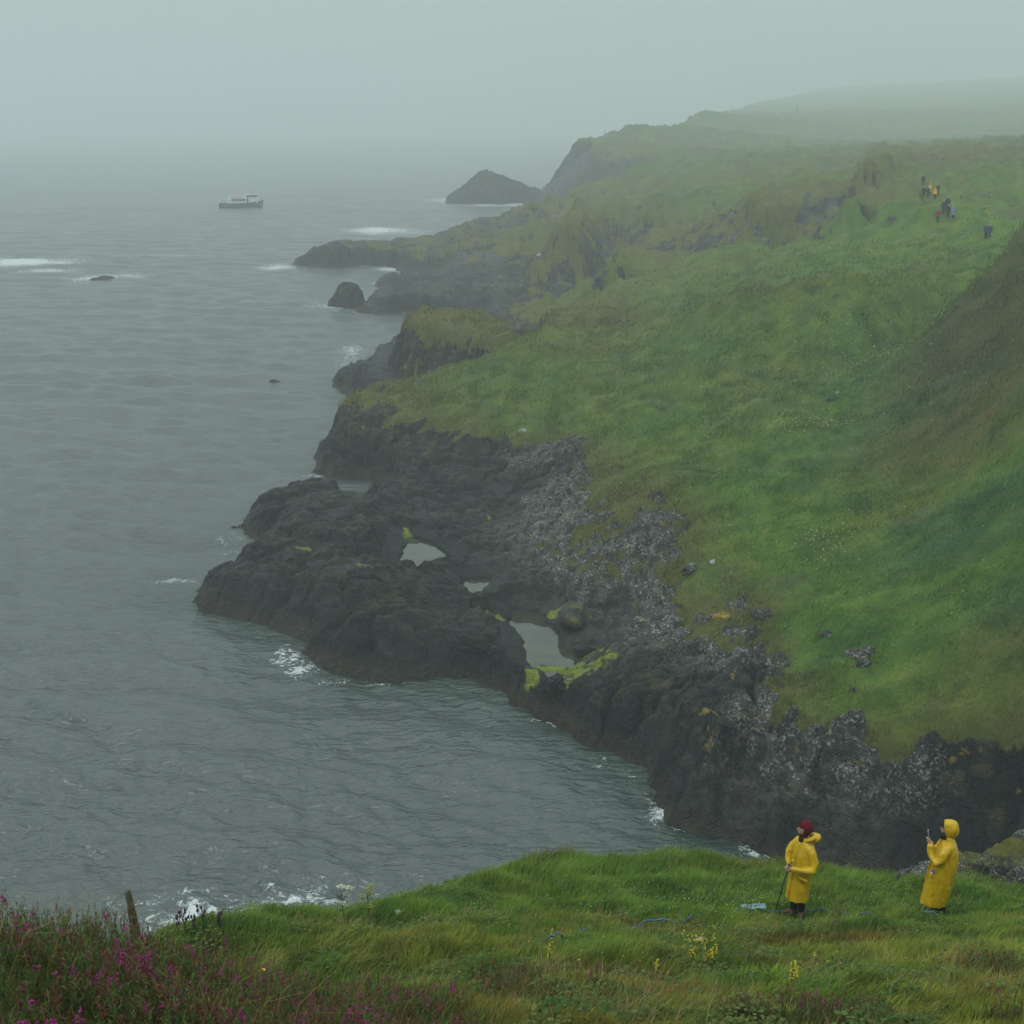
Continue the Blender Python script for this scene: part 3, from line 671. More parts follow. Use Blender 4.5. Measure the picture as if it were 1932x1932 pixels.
def hill_zones(x, y, z):
    u, v = uv_of(x, y, z)
    d = np.hypot(x, y)
    n = fbm(x / .9, y / .9, 3, 520)
    he = sstep(-14, 16, poly_sd(u, v, HEATH) + 26 * n) * (d < 10.6)
    h2 = np.maximum.reduce([ell(u, v, 1000, 1885, 110, 32), ell(u, v, 940, 1850, 60, 18) , ell(u, v, 1860, 1835, 60, 22), ell(u, v, 1390, 1830, 80, 14) * .9, ell(u, v, 1480, 1930, 240, 26) * .75, ell(u, v, 1110, 1862, 70, 24) * .7, ell(u, v, 395, 1790, 70, 22) * (d > 10.6) , ell(u, v, 1880, 1925, 90, 24) * .8])
    he2 = sstep(.42, .62, h2 + .25 * n)
    return u, v, d, n, he, he2
def hill_col(x, y, z):
    u, v, d, n, he, he2 = hill_zones(x, y, z)
    a = fbm(x / 3.5, y / 3.5, 3, 531); b = fbm(x / 1.2, y / 1.8, 3, 535); c = fbm(x / .4, y / .5, 2, 539)
    col = np.tile(np.array([0.100, 0.170, 0.026]), (len(x), 1))
    def m(col, t_, k): return col + (np.array(t_) - col) * np.clip(k, 0, 1)[:, None]
    lush = sstep(1765, 1700, v) * sstep(650, 900, u) + .8 * sstep(1740, 1700, v)
    col = m(col, [0.082, 0.172, 0.026], np.clip(lush, 0, 1) * (.55 + .5 * b))
    col = m(col, [0.185, 0.200, 0.040], sstep(-.1, .6, a + .3 * c) * .6 * (1 - .7 * np.clip(lush, 0, 1)))
    col = m(col, [0.270, 0.225, 0.085], sstep(.25, .8, b - .3 * a + .1) * .5 * (1 - .85 * np.clip(lush, 0, 1)))
    col = m(col, [0.045, 0.120, 0.028], sstep(.2, .7, -b + .3 * c) * .65)
    col = m(col, [0.115, 0.070, 0.026], sstep(1770, 1860, v) * sstep(.0, .6, n + .3 * a) * .5)
    col = m(col, [0.165, 0.090, 0.035], ell(u, v, 1025, 1612, 70, 16) * .9 + ell(u, v, 1650, 1775, 60, 12) * .5 + .6 * ell(u, v, 1500, 1775, 120, 14) + .35 * ell(u, v, 1500, 1640, 160, 8))
    col = m(col, [0.070, 0.055, 0.022], np.maximum(he, he2) * .7)
    return 1.26 * col * (1 + .3 * c[:, None])

gx, gy = np.meshgrid(np.arange(-22, 24.01, .1), np.arange(-7, 42, .1))
nyy, nxx = gx.shape
gx, gy = gx.ravel(), gy.ravel()
gz = hill_z(gx, gy)
me = mesh_np('hillside', np.stack([gx, gy, gz], 1), grid_faces(nyy, nxx))
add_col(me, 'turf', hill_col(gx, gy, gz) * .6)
rocky = sstep(.3, 1.6, (np.hypot(gx, gy) - 24.3) + .6 * fbm(gx, gy, 3, 77)) 
add_float(me, 'rocky', rocky)
m = M('hillside_turf', .95, .1)
p, big, med, fine, rockc, crack = rock_nodes(m)
gcol = m.attr('turf', 'Color')
f = m.noise(p, 14, 5, .7)
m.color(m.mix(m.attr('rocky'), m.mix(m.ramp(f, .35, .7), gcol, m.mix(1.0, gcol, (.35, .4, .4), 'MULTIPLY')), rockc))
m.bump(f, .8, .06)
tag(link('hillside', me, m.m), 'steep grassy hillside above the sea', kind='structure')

# bilinear lookup of the hillside surface
GZ = gz.reshape(nyy, nxx)
def ground(x, y):
    fx = np.clip((np.asarray(x, float) + 22) / .1, 0, nxx - 1.001); fy = np.clip((np.asarray(y, float) + 7) / .1, 0, nyy - 1.001)
    i, j = fx.astype(int), fy.astype(int); a, b = fx - i, fy - j
    return (GZ[j, i] * (1 - a) + GZ[j, i + 1] * a) * (1 - b) + (GZ[j + 1, i] * (1 - a) + GZ[j + 1, i + 1] * a) * b
def on_hill(u, v):
    """where the sight line to (u, v) meets the hillside"""
    x, y, w = ray(u, v)
    t = np.linspace(4, 34, 3000)
    px_, py_, pz_ = x * t, y * t, H + w * t
    k = np.argmax(pz_ < ground(px_, py_))
    return float(px_[k]), float(py_[k]), float(ground(px_[k], py_[k]))

# ------------------------------------------------------------------ grass
def blades(name, bx, by, bz, length, width, lean, az, col, mat, label, tipcol=None, face=None, cat=None):
    n = len(bx)
    lx, ly = np.cos(az), np.sin(az)
    fa = rng.uniform(0, math.pi, n) if face is None else face
    wx, wy = np.cos(fa) * width / 2, np.sin(fa) * width / 2
    def ring(t, k):
        s_ = lean * t * t; h_ = t * np.sqrt(np.clip(1 - (lean * t) ** 2 * .8, .12, 1))
        cx = bx + lx * length * s_; cy = by + ly * length * s_; cz = bz + length * h_ - .01
        return [np.stack([cx - wx * k, cy - wy * k, cz], 1), np.stack([cx + wx * k, cy + wy * k, cz], 1)]
    a = ring(0, 1.); b = ring(.5, .85); t_ = ring(1, 0.0)[:1]
    V = np.stack([a[0], a[1], b[0], b[1], t_[0]], 1).reshape(-1, 3)
    o = np.arange(n)[:, None] * 5
    quads = o + np.array([0, 1, 3, 2]); tris = o + np.array([2, 3, 4])
    me = mesh_np(name, V, [quads, tris])
    C_ = np.repeat(col[:, None, :], 5, 1)
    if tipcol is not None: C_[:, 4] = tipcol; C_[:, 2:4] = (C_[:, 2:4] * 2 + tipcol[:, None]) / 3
    add_col(me, 'blade', C_.reshape(-1, 3))
    return tag(link(name, me, mat), label, kind='stuff')
mg = M('grass_blade', .6, .25)
mg.color(mg.attr('blade', 'Color'))
tr = mg.n('ShaderNodeBsdfTranslucent'); mg.l(mg.attr('blade', 'Color'), tr.inputs['Color'])
ms = mg.n('ShaderNodeMixShader'); ms.inputs[0].default_value = .3
mg.l(mg.b.outputs[0], ms.inputs[1]); mg.l(tr.outputs[0], ms.inputs[2]); mg.l(ms.outputs[0], mg.out.inputs['Surface'])
MAT_BLADE = mg.m

def scatter(n, d0, d1, a0=-27, a1=27, pw=0.75):
    a = rng.uniform(R(a0), R(a1), n); t = rng.uniform(0, 1, n)
    d = (d0 ** pw + t * (d1 ** pw - d0 ** pw)) ** (1 / pw)
    x, y = d * np.sin(a), d * np.cos(a)
    return x, y, ground(x, y)
FEET = [on_hill(1508, 1731), on_hill(1768, 1732)]
def clear_of_feet(x, y):
    ok = np.ones(len(x), bool)
    for fx0, fy0, _ in FEET: ok &= (((x - fx0) / .36) ** 2 + ((y - fy0 + .12) / .42) ** 2 > 1) | (rng.uniform(0, 1, len(x)) < .12)
    return ok
# main sward
x, y, z = scatter(560000, 5.0, 26)
u, v, d, nn, he, he2 = hill_zones(x, y, z)
edge_ok = (rng.uniform(0, 1, len(x)) > .72 * he + .5 * he2) & (z > 6) & clear_of_feet(x, y)
x, y, z, u, v, d, he = (q[edge_ok] for q in (x, y, z, u, v, d, he))
col = hill_col(x, y, z)
tuft = ridged(x / .55, y / .8, 2, 601); big_t = fbm(x / 1.7, y / 1.7, 2, 602)
ln = np.clip(.095 + .07 * tuft + .10 * big_t + .07 * sstep(1700, 1650, v), .05, .4) * rng.uniform(.6, 1.35, len(x)) * (.65 + .35 * sstep(6, 16, d)) * (1 - .35 * he)
wd = (.0045 + .00035 * d) * rng.uniform(.7, 1.3, len(x))
az = R(10) + 1.3 * fbm(x / 1.4, y / 1.4, 3, 611) + rng.normal(0, .55, len(x))
lean = np.clip(.45 + .35 * fbm(x / .9, y / .9, 2, 615) + rng.normal(0, .18, len(x)), .05, 1.0)
col = col * rng.uniform(.7, 1.4, (len(x), 1))
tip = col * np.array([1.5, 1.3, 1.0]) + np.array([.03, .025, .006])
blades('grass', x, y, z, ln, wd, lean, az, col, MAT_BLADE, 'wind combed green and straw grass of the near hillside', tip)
# dry stalks and seed heads
x, y, z = scatter(32000, 6, 26)
u, v, d, nn, he, he2 = hill_zones(x, y, z)
ok = (rng.uniform(0, 1, len(x)) < .25 + .75 * sstep(0, .5, fbm(x / 2, y / 2, 3, 640))) & (he < .7) & (z > 8) & ((v > 1735) | (rng.uniform(0, 1, len(x)) < .35)) & clear_of_feet(x, y)
x, y, z, d = (q[ok] for q in (x, y, z, d))
n = len(x)
cc = np.where(rng.uniform(0, 1, (n, 1)) < .7, np.array([[.34, .27, .12]]), np.array([[.24, .12, .05]])) * rng.uniform(.7, 1.25, (n, 1))
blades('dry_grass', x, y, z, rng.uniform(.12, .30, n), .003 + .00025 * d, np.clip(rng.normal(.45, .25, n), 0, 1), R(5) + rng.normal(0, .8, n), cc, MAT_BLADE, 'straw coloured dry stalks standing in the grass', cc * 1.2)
# long arching blades close by at the lower left
x, y, z = scatter(900, 5.0, 9.0, -24, 8)
n = len(x); cc = np.array([[.10, .125, .03]]) * rng.uniform(.5, 1.6, (n, 1)) + np.where(rng.uniform(0, 1, (n, 1)) < .25, np.array([[.14, .03, .0]]), 0)
blades('long_grass', x, y, z + .03, rng.uniform(.25, .5, n), rng.uniform(.003, .0055, n), np.clip(rng.normal(.75, .2, n), .2, 1), R(15) + rng.normal(0, .7, n), cc, MAT_BLADE, 'long arching grass blades among the heather', cc * 1.3)

# turf of the coast beyond: coarse tufts where they can still be told apart
cand = np.where((tcov > .45) & (np.hypot(tx, ty) < 230) & (rng.uniform(0, 1, len(tx)) < sstep(230, 110, np.hypot(tx, ty))) & (tz > 2.2))[0]
pick = rng.choice(cand, 330000)
j = rng.normal(0, .16, (len(pick), 2)) * (np.hypot(tx[pick], ty[pick]) / 70)[:, None]
x, y = tx[pick] + j[:, 0], ty[pick] + j[:, 1]; d = np.hypot(x, y)
zc = tz[pick]
cl = ridged(x / 1.8, y / 1.8, 2, 701)
ln = np.clip((.22 + .16 * cl) * rng.uniform(.5, 1.3, len(x)), .08, .7) * (d / 80) ** .5
keepm = rng.uniform(0, 1, len(x)) < sstep(-.4, .35, fbm(x / 3, y / 3, 3, 703)) * .85 + .15
x, y, zc, d, ln, pick = (q[keepm] for q in (x, y, zc, d, ln, pick))
col = (tcol[pick] + (np.array([.15, .14, .035]) - tcol[pick]) * .8 * tbase[pick][:, None]) * rng.uniform(.65, 1.35, (len(x), 1))
blades('shore_grass', x, y, zc - .03, ln, .05 * (d / 80), np.clip(rng.normal(.55, .2, len(x)), .1, 1), R(-20) + 1.2 * fbm(x / 6, y / 6, 2, 705) + rng.normal(0, .5, len(x)), col, MAT_BLADE, 'tufty green turf covering the slopes behind the rocks', col * 1.25 + .01, face=R(0) + rng.normal(0, .6, len(x)))

# ------------------------------------------------------------------ flowers and heather (uncountable)
def specks(name, cx, cy, cz, size, col, label, flat=False):
    """little five faced blossoms"""
    n = len(cx)
    a = rng.uniform(0, 6.28, n)
    base = np.stack([cx, cy, cz], 1)
    V = []
    for k in range(4):
        ang = a + k * math.pi / 2
        V.append(base + np.stack([np.cos(ang) * size, np.sin(ang) * size, size * rng.uniform(-.3, .3, n)], 1))
    V.append(base + np.stack([0 * a, 0 * a, size * (.5 if flat else 1.1)], 1)); V.append(base - np.stack([0 * a, 0 * a, size * (.5 if flat else 1.1)], 1))
    V = np.stack(V, 1).reshape(-1, 3)
    o = np.arange(n)[:, None, None] * 6
    T = np.array([[0, 1, 4], [1, 2, 4], [2, 3, 4], [3, 0, 4], [1, 0, 5], [2, 1, 5], [3, 2, 5], [0, 3, 5]])
    me = mesh_np(name, V, (o + T[None]).reshape(-1, 3), smooth=False)
    add_col(me, 'blade', np.repeat(col[:, None, :], 6, 1).reshape(-1, 3))
    return tag(link(name, me, MAT_BLADE), label, kind='stuff')
# low broad leaves, clover and silverweed
x, y, z = scatter(90000, 5, 25)
u, v, d, nn, he, he2 = hill_zones(x, y, z)
pk = fbm(x / .7, y / .7, 3, 750)
ok = (pk > .22) & (he < .6) & (z > 8) & clear_of_feet(x, y); x, y, z, d, pk = (q[ok] for q in (x, y, z, d, pk))
lc = np.where(noise(x / 1.5, y / 1.5, 751)[:, None] > 0, np.array([[.07, .14, .024]]), np.array([[.13, .19, .045]])) * rng.uniform(.6, 1.3, (len(x), 1))
specks('broad_leaves', x, y, z + rng.uniform(.04, .15, len(x)), rng.uniform(.012, .026, len(x)), lc, 'low broad leaves mixed into the near grass', True)
# heather: upright twiggy stems with needle leaves, some with a magenta head
x, y, z = scatter(60000, 3.2, 13, -29, 27, .8)
u, v, d, nn, he, he2 = hill_zones(x, y, z)
ok = rng.uniform(0, 1, len(x)) < np.maximum(he * .7 * sstep(-.75, -.1, fbm(x / .8, y / .8, 2, 801)), he2 * .6)
x, y, z, u, v, d, he, he2 = (q[ok] for q in (x, y, z, u, v, d, he, he2))
n = len(x); hgt = rng.uniform(.10, .24, n) * (1 + .4 * fbm(x / .5, y / .5, 2, 803)); hgt = np.clip(hgt, .06, .26)
taz = rng.uniform(0, 6.28, n); tl = rng.uniform(0, .35, n)
NL = 22
k = (np.arange(NL) + .5) / NL
lxp = (x[:, None] + np.cos(taz)[:, None] * tl[:, None] * hgt[:, None] * k ** 1.5).ravel()
lyp = (y[:, None] + np.sin(taz)[:, None] * tl[:, None] * hgt[:, None] * k ** 1.5).ravel()
lzp = (z[:, None] + hgt[:, None] * k).ravel()
kk = np.tile(k, n)
hc = np.where(rng.uniform(0, 1, (n, 1)) < .5, np.array([[.055, .085, .024]]), np.where(rng.uniform(0, 1, (n, 1)) < .5, np.array([[.085, .052, .026]]), np.array([[.070, .115, .026]])))
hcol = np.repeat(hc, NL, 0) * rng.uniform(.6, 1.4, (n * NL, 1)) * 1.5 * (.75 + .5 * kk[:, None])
rust = (np.repeat(rng.uniform(0, 1, n) < .45, NL)) & (kk > .7)
hcol[rust] = np.array([.17, .075, .04]) * rng.uniform(.6, 1.3, (rust.sum(), 1))
blades('heather_shrub', lxp, lyp, lzp, rng.uniform(.016, .034, len(lxp)), rng.uniform(.004, .007, len(lxp)), rng.uniform(.3, 1, len(lxp)), rng.uniform(0, 6.28, len(lxp)), hcol, MAT_BLADE, 'dark twiggy heather covering the lower left bank', hcol * 1.15)
fl = (rng.uniform(0, 1, n) < np.where(he > .5, .035 + .20 * sstep(.1, .5, fbm(x / .35, y / .35, 2, 811)), .05)) & ~((he < .5) & (u > 1300) & (rng.uniform(0, 1, n) < .5)) & ~((u > 900) & (u < 1060) & (v > 1800) & (rng.uniform(0, 1, n) < .6))
fx_, fy_, fz_, ft, fa_, fh = x[fl], y[fl], z[fl], tl[fl], taz[fl], hgt[fl]
reps = 9
q = rng.uniform(.72, 1.04, (len(fx_), reps))
bx = (fx_[:, None] + np.cos(fa_)[:, None] * ft[:, None] * fh[:, None] * q + rng.normal(0, .008, q.shape)).ravel()
by = (fy_[:, None] + np.sin(fa_)[:, None] * ft[:, None] * fh[:, None] * q + rng.normal(0, .008, q.shape)).ravel()
bz = (fz_[:, None] + fh[:, None] * q + .012).ravel()
fc = np.repeat(np.where(rng.uniform(0, 1, (len(fx_), 1)) < .75, np.array([[.42, .05, .24]]), np.array([[.20, .06, .075]])) * rng.uniform(.6, 1.2, (len(fx_), 1)), reps, 0)
specks('heather_blossom', bx, by, bz, rng.uniform(.004, .0075, len(bx)), fc, 'magenta heather blossom on the near bank')
# yellow and white meadow flowers
def flowers(name, spots, size, colr, label, zfun, lift=(.1, .25)):
    X = []; 
    for cu, cv, ru, rv, n in spots:
        for _ in range(n):
            uu, vv = random.gauss(cu, ru), random.gauss(cv, rv)
            X.append(zfun(uu, vv))
    X = np.array(X); n = len(X)
    c_ = np.array([colr]) * rng.uniform(.75, 1.2, (n, 1))
    return specks(name, X[:, 0], X[:, 1], X[:, 2] + rng.uniform(*lift, n), rng.uniform(.7, 1.2, n) * size, c_, label, True)
flowers('yellow_flowers', [(1310,1800,6,10,14),(1290,1795,2,12,10),(1345,1800,2,12,10),(1300,1805,2,8,5),(1040,1790,2,8,12),(1495,1860,3,14,16),(1560,1835,60,20,10),(1370,1740,60,12,30),(1400,1660,60,8,18),(1450,1650,20,6,14),(1600,1690,80,14,20),(1100,1830,120,30,14),(1250,1610,3,3,5)], .011, (.62, .50, .03), 'small yellow flowers scattered over the near grass', on_hill)
flowers('white_flowers', [(1400,1712,50,7,70),(1480,1715,30,6,30),(1330,1700,60,9,30),(1650,1718,70,8,40),(1780,1725,60,6,30),(1200,1690,120,14,40),(1150,1730,140,12,40),(1350,1722,60,8,50)], .008, (.6, .6, .52), 'tiny white flowers scattered in the near grass', on_hill)
# flowers on the far turf
def on_coast_fn():
    u_, v_ = uv_of(tx, ty, tz)
    gu = (u_ / 8).astype(int); gv = (v_ / 6).astype(int)
    d_ = np.hypot(tx, ty); order = np.argsort(-d_)
    tab = {}
    for a_, b_, i_ in zip(gu[order], gv[order], order): tab[(a_, b_)] = i_
    return tab
_sel = np.where((tcov > .5) & (np.hypot(tx, ty) < 150))[0]
def near_coast(u, v, z0):
    """ground point of the coast closest to a surveyed bearing and height"""
    c = P(u, v, z=z0)
    for _ in range(6):
        i = np.argmin((tx - c[0]) ** 2 + (ty - c[1]) ** 2); c = P(u, v, z=tz[i])
    return float(tx[i]), float(ty[i]), float(tz[i])
def near_coast(u, v, z0): return on_shore(u, v)
X = []; cols = []
for cu, cv, z0, ru, rv, n, cc in [(1530,797,8.5,1.6,1.3,230,(.46,.44,.20)),(1575,1030,7,1.0,1.3,130,(.60,.50,.24)),(1590,1000,7,.9,.8,40,(.60,.52,.26)),(1530,1010,7,1,.8,25,(.55,.5,.3)),(1620,690,11,2.5,1.5,50,(.5,.5,.4)),(1560,640,11,5,3,60,(.5,.5,.4)),(1700,620,13,4,3,30,(.5,.5,.4)),
                              (1500,820,8,14,10,120,(.5,.5,.35)),(1600,1080,7,10,9,110,(.55,.52,.4)),(1750,1150,8,6,8,80,(.55,.55,.45)),(1560,750,9,6,3,40,(.5,.5,.4)),(1640,460,15,6,3,20,(.5,.5,.45))]:
    c = near_coast(cu, cv, z0)
    X += [(c[0] + random.gauss(0, ru), c[1] + random.gauss(0, rv)) for _ in range(n)]; cols += [cc] * n
X = np.array(X); cols = np.array(cols) * rng.uniform(.7, 1.2, (len(X), 1))
zz_, cv_ = [], []
for i in range(len(X)):
    k_ = np.argmin((tx - X[i, 0]) ** 2 + (ty - X[i, 1]) ** 2); zz_.append(tz[k_]); cv_.append(tcov[k_])
zz_ = np.array(zz_); ok = np.array(cv_) > .5
specks('pale_flowers', X[ok, 0], X[ok, 1], zz_[ok] + rng.uniform(.15, .4, ok.sum()), rng.uniform(.03, .06, ok.sum()) * (np.hypot(X[ok, 0], X[ok, 1]) / 80), cols[ok], 'cream coloured flower patches in the green turf', True)
# ------------------------------------------------------------------ modelling helpers for things
def ring_pts(c, ax, ay, n=16):
    return [Vector(c) + ax * math.cos(2 * math.pi * k / n) + ay * math.sin(2 * math.pi * k / n) for k in range(n)]
def skin_rings(bm, rings):
    vs = [[bm.verts.new(p) for p in r] for r in rings]
    n = len(rings[0])
    for a, b in zip(vs[:-1], vs[1:]):
        for k in range(n): bm.faces.new((a[k], a[(k + 1) % n], b[(k + 1) % n], b[k]))
    bm.faces.new(vs[0][::-1]); bm.faces.new(vs[-1])
def tube(bm, pts, radii, n=12, caps=True):
    pts = [Vector(p) for p in pts]
    if isinstance(radii, (int, float)): radii = [radii] * len(pts)
    rings = []
    prev = None
    for i, p in enumerate(pts):
        t = (pts[min(i + 1, len(pts) - 1)] - pts[max(i - 1, 0)]).normalized()
        if prev is None:
            a = t.orthogonal().normalized()
        else:
            a = (prev - t * prev.dot(t)).normalized()
        prev = a
        b = t.cross(a)
        if i == 0 and caps: rings.append(ring_pts(p - t * radii[0] * .5, a * radii[0] * .55, b * radii[0] * .55, n))
        rings.append(ring_pts(p, a * radii[i], b * radii[i], n))
        if i == len(pts) - 1 and caps: rings.append(ring_pts(p + t * radii[i] * .5, a * radii[i] * .55, b * radii[i] * .55, n))
    skin_rings(bm, rings)
def loft(bm, spec, face=0.0, n=24):
    """spec: (z, cx, cy, front radius, side radius); face = heading of the front"""
    fx, fy = math.cos(face), math.sin(face)
    rings = [ring_pts((cx, cy, z), Vector((fx, fy, 0)) * rf, Vector((-fy, fx, 0)) * rs, n) for z, cx, cy, rf, rs in spec]
    skin_rings(bm, rings)
def ellips(bm, c, r, sub=3, rot=None):
    g = bmesh.ops.create_icosphere(bm, subdivisions=sub, radius=1.0)['verts']
    mt = Matrix.Diagonal((*r, 1))
    if rot is not None: mt = rot.to_4x4() @ mt
    bmesh.ops.transform(bm, matrix=Matrix.Translation(c) @ mt, verts=g)
    return g
def box(bm, c, s, rot=None):
    g = bmesh.ops.create_cube(bm, size=1.0)['verts']
    mt = Matrix.Diagonal((*s, 1))
    if rot is not None: mt = rot.to_4x4() @ mt
    bmesh.ops.transform(bm, matrix=Matrix.Translation(c) @ mt, verts=g)
    return g
def bm_mesh(bm, name, smooth=True):
    bmesh.ops.recalc_face_normals(bm, faces=bm.faces[:])
    me = bpy.data.meshes.new(name); bm.to_mesh(me); bm.free()
    me.polygons.foreach_set('use_smooth', np.full(len(me.polygons), smooth)); me.update()
    return me
def remeshed(bm, name, voxel, smooth_it=4):
    me = bm_mesh(bm, name + '_raw')
    o = bpy.data.objects.new('tmp', me); COL.objects.link(o)
    r_ = o.modifiers.new('r', 'REMESH'); r_.mode = 'VOXEL'; r_.voxel_size = voxel; r_.use_smooth_shade = True
    s_ = o.modifiers.new('s', 'SMOOTH'); s_.iterations = smooth_it; s_.factor = .5
    dg = bpy.context.evaluated_depsgraph_get(); dg.update()
    out = bpy.data.meshes.new_from_object(o.evaluated_get(dg), depsgraph=dg)
    out.name = name
    bpy.data.objects.remove(o); bpy.data.meshes.remove(me)
    return out
def displace_np(me, fn):
    n = len(me.vertices); co = np.empty(n * 3, np.float32); me.vertices.foreach_get('co', co)
    no = np.empty(n * 3, np.float32); me.vertices.foreach_get('normal', no)
    co = co.reshape(-1, 3); no = no.reshape(-1, 3)
    co = co + no * fn(co)[:, None]
    me.vertices.foreach_set('co', co.astype(np.float32).ravel()); me.update()

# ------------------------------------------------------------------ materials
def coat_material():
    m = M('oilskin', .33, .45)
    o = m.obj()
    n = m.noise(o, 5, 5, .6)
    m.color(m.mix(m.ramp(n, .3, .7), (.60, .375, .007), (.65, .415, .009)))
    m.bump(m.math('ADD', m.math('ABSOLUTE', m.math('SUBTRACT', m.noise(m.scaled(o, (1, 1, .5)), 6, 3, .5, 1.2), .5), 0), m.math('MULTIPLY', m.noise(o, 16, 3), .15)), .7, .06)
    return m.m
COAT = coat_material()
SKIN = plain('skin', (.48, .27, .19), .5, .4, .1)
MAROON = plain('maroon_wool', (.130, .014, .026), .95, .1, .3, 60, .4)
DARKWOOL = plain('dark_wool', (.045, .022, .018), .95, .1, .3, 50)
TROUSER = plain('navy_trousers', (.016, .022, .028), .8, .2, .3)
BOOT_BR = plain('brown_leather', (.085, .045, .030), .6, .3, .3, 20)
BLACK = plain('black_rubber', (.015, .016, .017), .5, .4)
SILVER = plain('phone_silver', (.35, .37, .40), .3, .6)
EYE = plain('dark_eye', (.02, .015, .012), .2, .5)

def hand(bm, wrist, fwd, side, up, s=1.0, curl=.6, mirror=1):
    """palm plus four curled fingers and a thumb; fwd = pointing direction, side = towards the thumb, up = back of the hand"""
    w, f_, sd_, u_ = Vector(wrist), Vector(fwd).normalized(), Vector(side).normalized(), Vector(up).normalized()
    palm = w + f_ * .045 * s
    rot = Matrix((f_, sd_, u_)).transposed()
    ellips(bm, palm, (.052 * s, .042 * s, .018 * s), 2, rot)
    for k, ln in enumerate((.068, .078, .072, .055)):
        b = w + f_ * .082 * s + sd_ * (.029 - .0195 * k) * s
        c1 = b + (f_ * math.cos(curl) - u_ * math.sin(curl)) * ln * .5 * s
        c2 = c1 + (f_ * math.cos(curl * 2.3) - u_ * math.sin(curl * 2.3)) * ln * .42 * s
        tube(bm, [b - f_ * .02 * s, b, c1, c2], [.0098 * s, .0095 * s, .0085 * s, .007 * s], 8)
    t0 = w + f_ * .028 * s + sd_ * .034 * s
    t1 = t0 + (f_ * .6 + sd_ * .8 - u_ * .2).normalized() * .034 * s
    t2 = t1 + (f_ * .9 - u_ * .6).normalized() * .028 * s
    tube(bm, [t0 - sd_ * .012 * s, t0, t1, t2], [.012 * s, .0125 * s, .0105 * s, .008 * s], 8)

def folds(seed, amp, zlo=0.2, zhi=1.4):
    def f(co):
        a = np.arctan2(co[:, 1], co[:, 0])
        k = fbm(a * 1.7 + co[:, 2] * .5, co[:, 2] * 1.1, 2, seed) + .8 * ridged(a * 1.3 + co[:, 2] * 1.6, co[:, 2] * 1.4 - a * .4, 1, seed + 3) + .35 * ridged(co[:, 0] * 4 + co[:, 2] * 6, co[:, 1] * 4 - co[:, 2] * 4, 1, seed + 6)
        return amp * (k - .8)
    return f

# ------------------------------------------------------------------ person with the walking pole
def stand_at(u, v, d=None):
    if d is None: return on_hill(u, v)
    p = P(u, v, d=d); return tuple(p)
def bearing(x, y): return -math.atan2(x, y)

x1, y1, z1 = on_hill(1508, 1731)
p1 = empty('person', (x1, y1, z1 + .03), bearing(x1, y1))
p1.scale = (.87,) * 3
tag(p1, 'person in a long yellow raincoat and maroon woolly hat leaning on a black pole', 'person', 'walkers in yellow raincoats on the near grass')
FA = math.atan2(-.55, -.83)                    # where the chest faces
bm = bmesh.new()
loft(bm, [(.74, 0, 0, .10, .15), (.95, 0, 0, .11, .16), (1.15, .01, 0, .11, .165), (1.3, .02, 0, .10, .16), (1.38, .02, 0, .06, .09), (1.46, .01, 0, .052, .055), (1.54, .005, 0, .05, .05)], FA)
for s_, hx, kx in ((1, -.07, -.10), (-1, .05, .06)):
    tube(bm, [(hx, .03 * s_, .82), (kx, .02 * s_ - .02, .48), (kx, .03 * s_, .10)], [.08, .045, .036])
tube(bm, [(.10, -.11, 1.32), (.165, -.215, 1.08), (.15, -.25, 1.0), (-.06, -.265, .99), (-.16, -.253, .99)], [.04, .034, .034, .026, .024])
tube(bm, [(-.09, .11, 1.32), (-.18, .09, 1.22), (-.235, .05, 1.12), (-.238, -.02, 1.05), (-.226, -.10, .995)], [.036, .034, .03, .026, .024])
HX, HZ = -.015, 1.61
ellips(bm, (HX + .012, 0, HZ), (.092, .075, .112), 3)
ellips(bm, (HX - .045, 0, HZ - .055), (.045, .05, .055), 2)                   # jaw
tube(bm, [(HX - .086, 0, HZ + .012), (HX - .106, 0, HZ - .022), (HX - .090, 0, HZ - .030)], [.008, .014, .011], 8)   # nose
tube(bm, [(HX - .078, -.022, HZ - .058), (HX - .084, 0, HZ - .056), (HX - .078, .022, HZ - .058)], [.007, .009, .007], 8)  # lips
for s_ in (-1, 1): ellips(bm, (HX + .02, .076 * s_, HZ - .005), (.018, .01, .03), 2)
GX, GY, GZH = -.215, -.205, .935
hand(bm, (-.155, -.25, .985), (-.75, .15, -.55), (-.4, -.1, .9), (.1, -1, 0), 1.0, .75)
hand(bm, (-.225, -.115, .985), (.0, -.55, -.75), (-.9, 0, 0), (-.3, -.5, .8), 1.0, .8)
body = link('body', remeshed(bm, 'body', .0075, 2), SKIN, p1)
for s_ in (-1, 1):
    bm = bmesh.new(); ellips(bm, (HX - .072, .028 * s_, HZ + .012), (.010, .011, .009), 2); link('eye', bm_mesh(bm, 'eye'), EYE, p1)
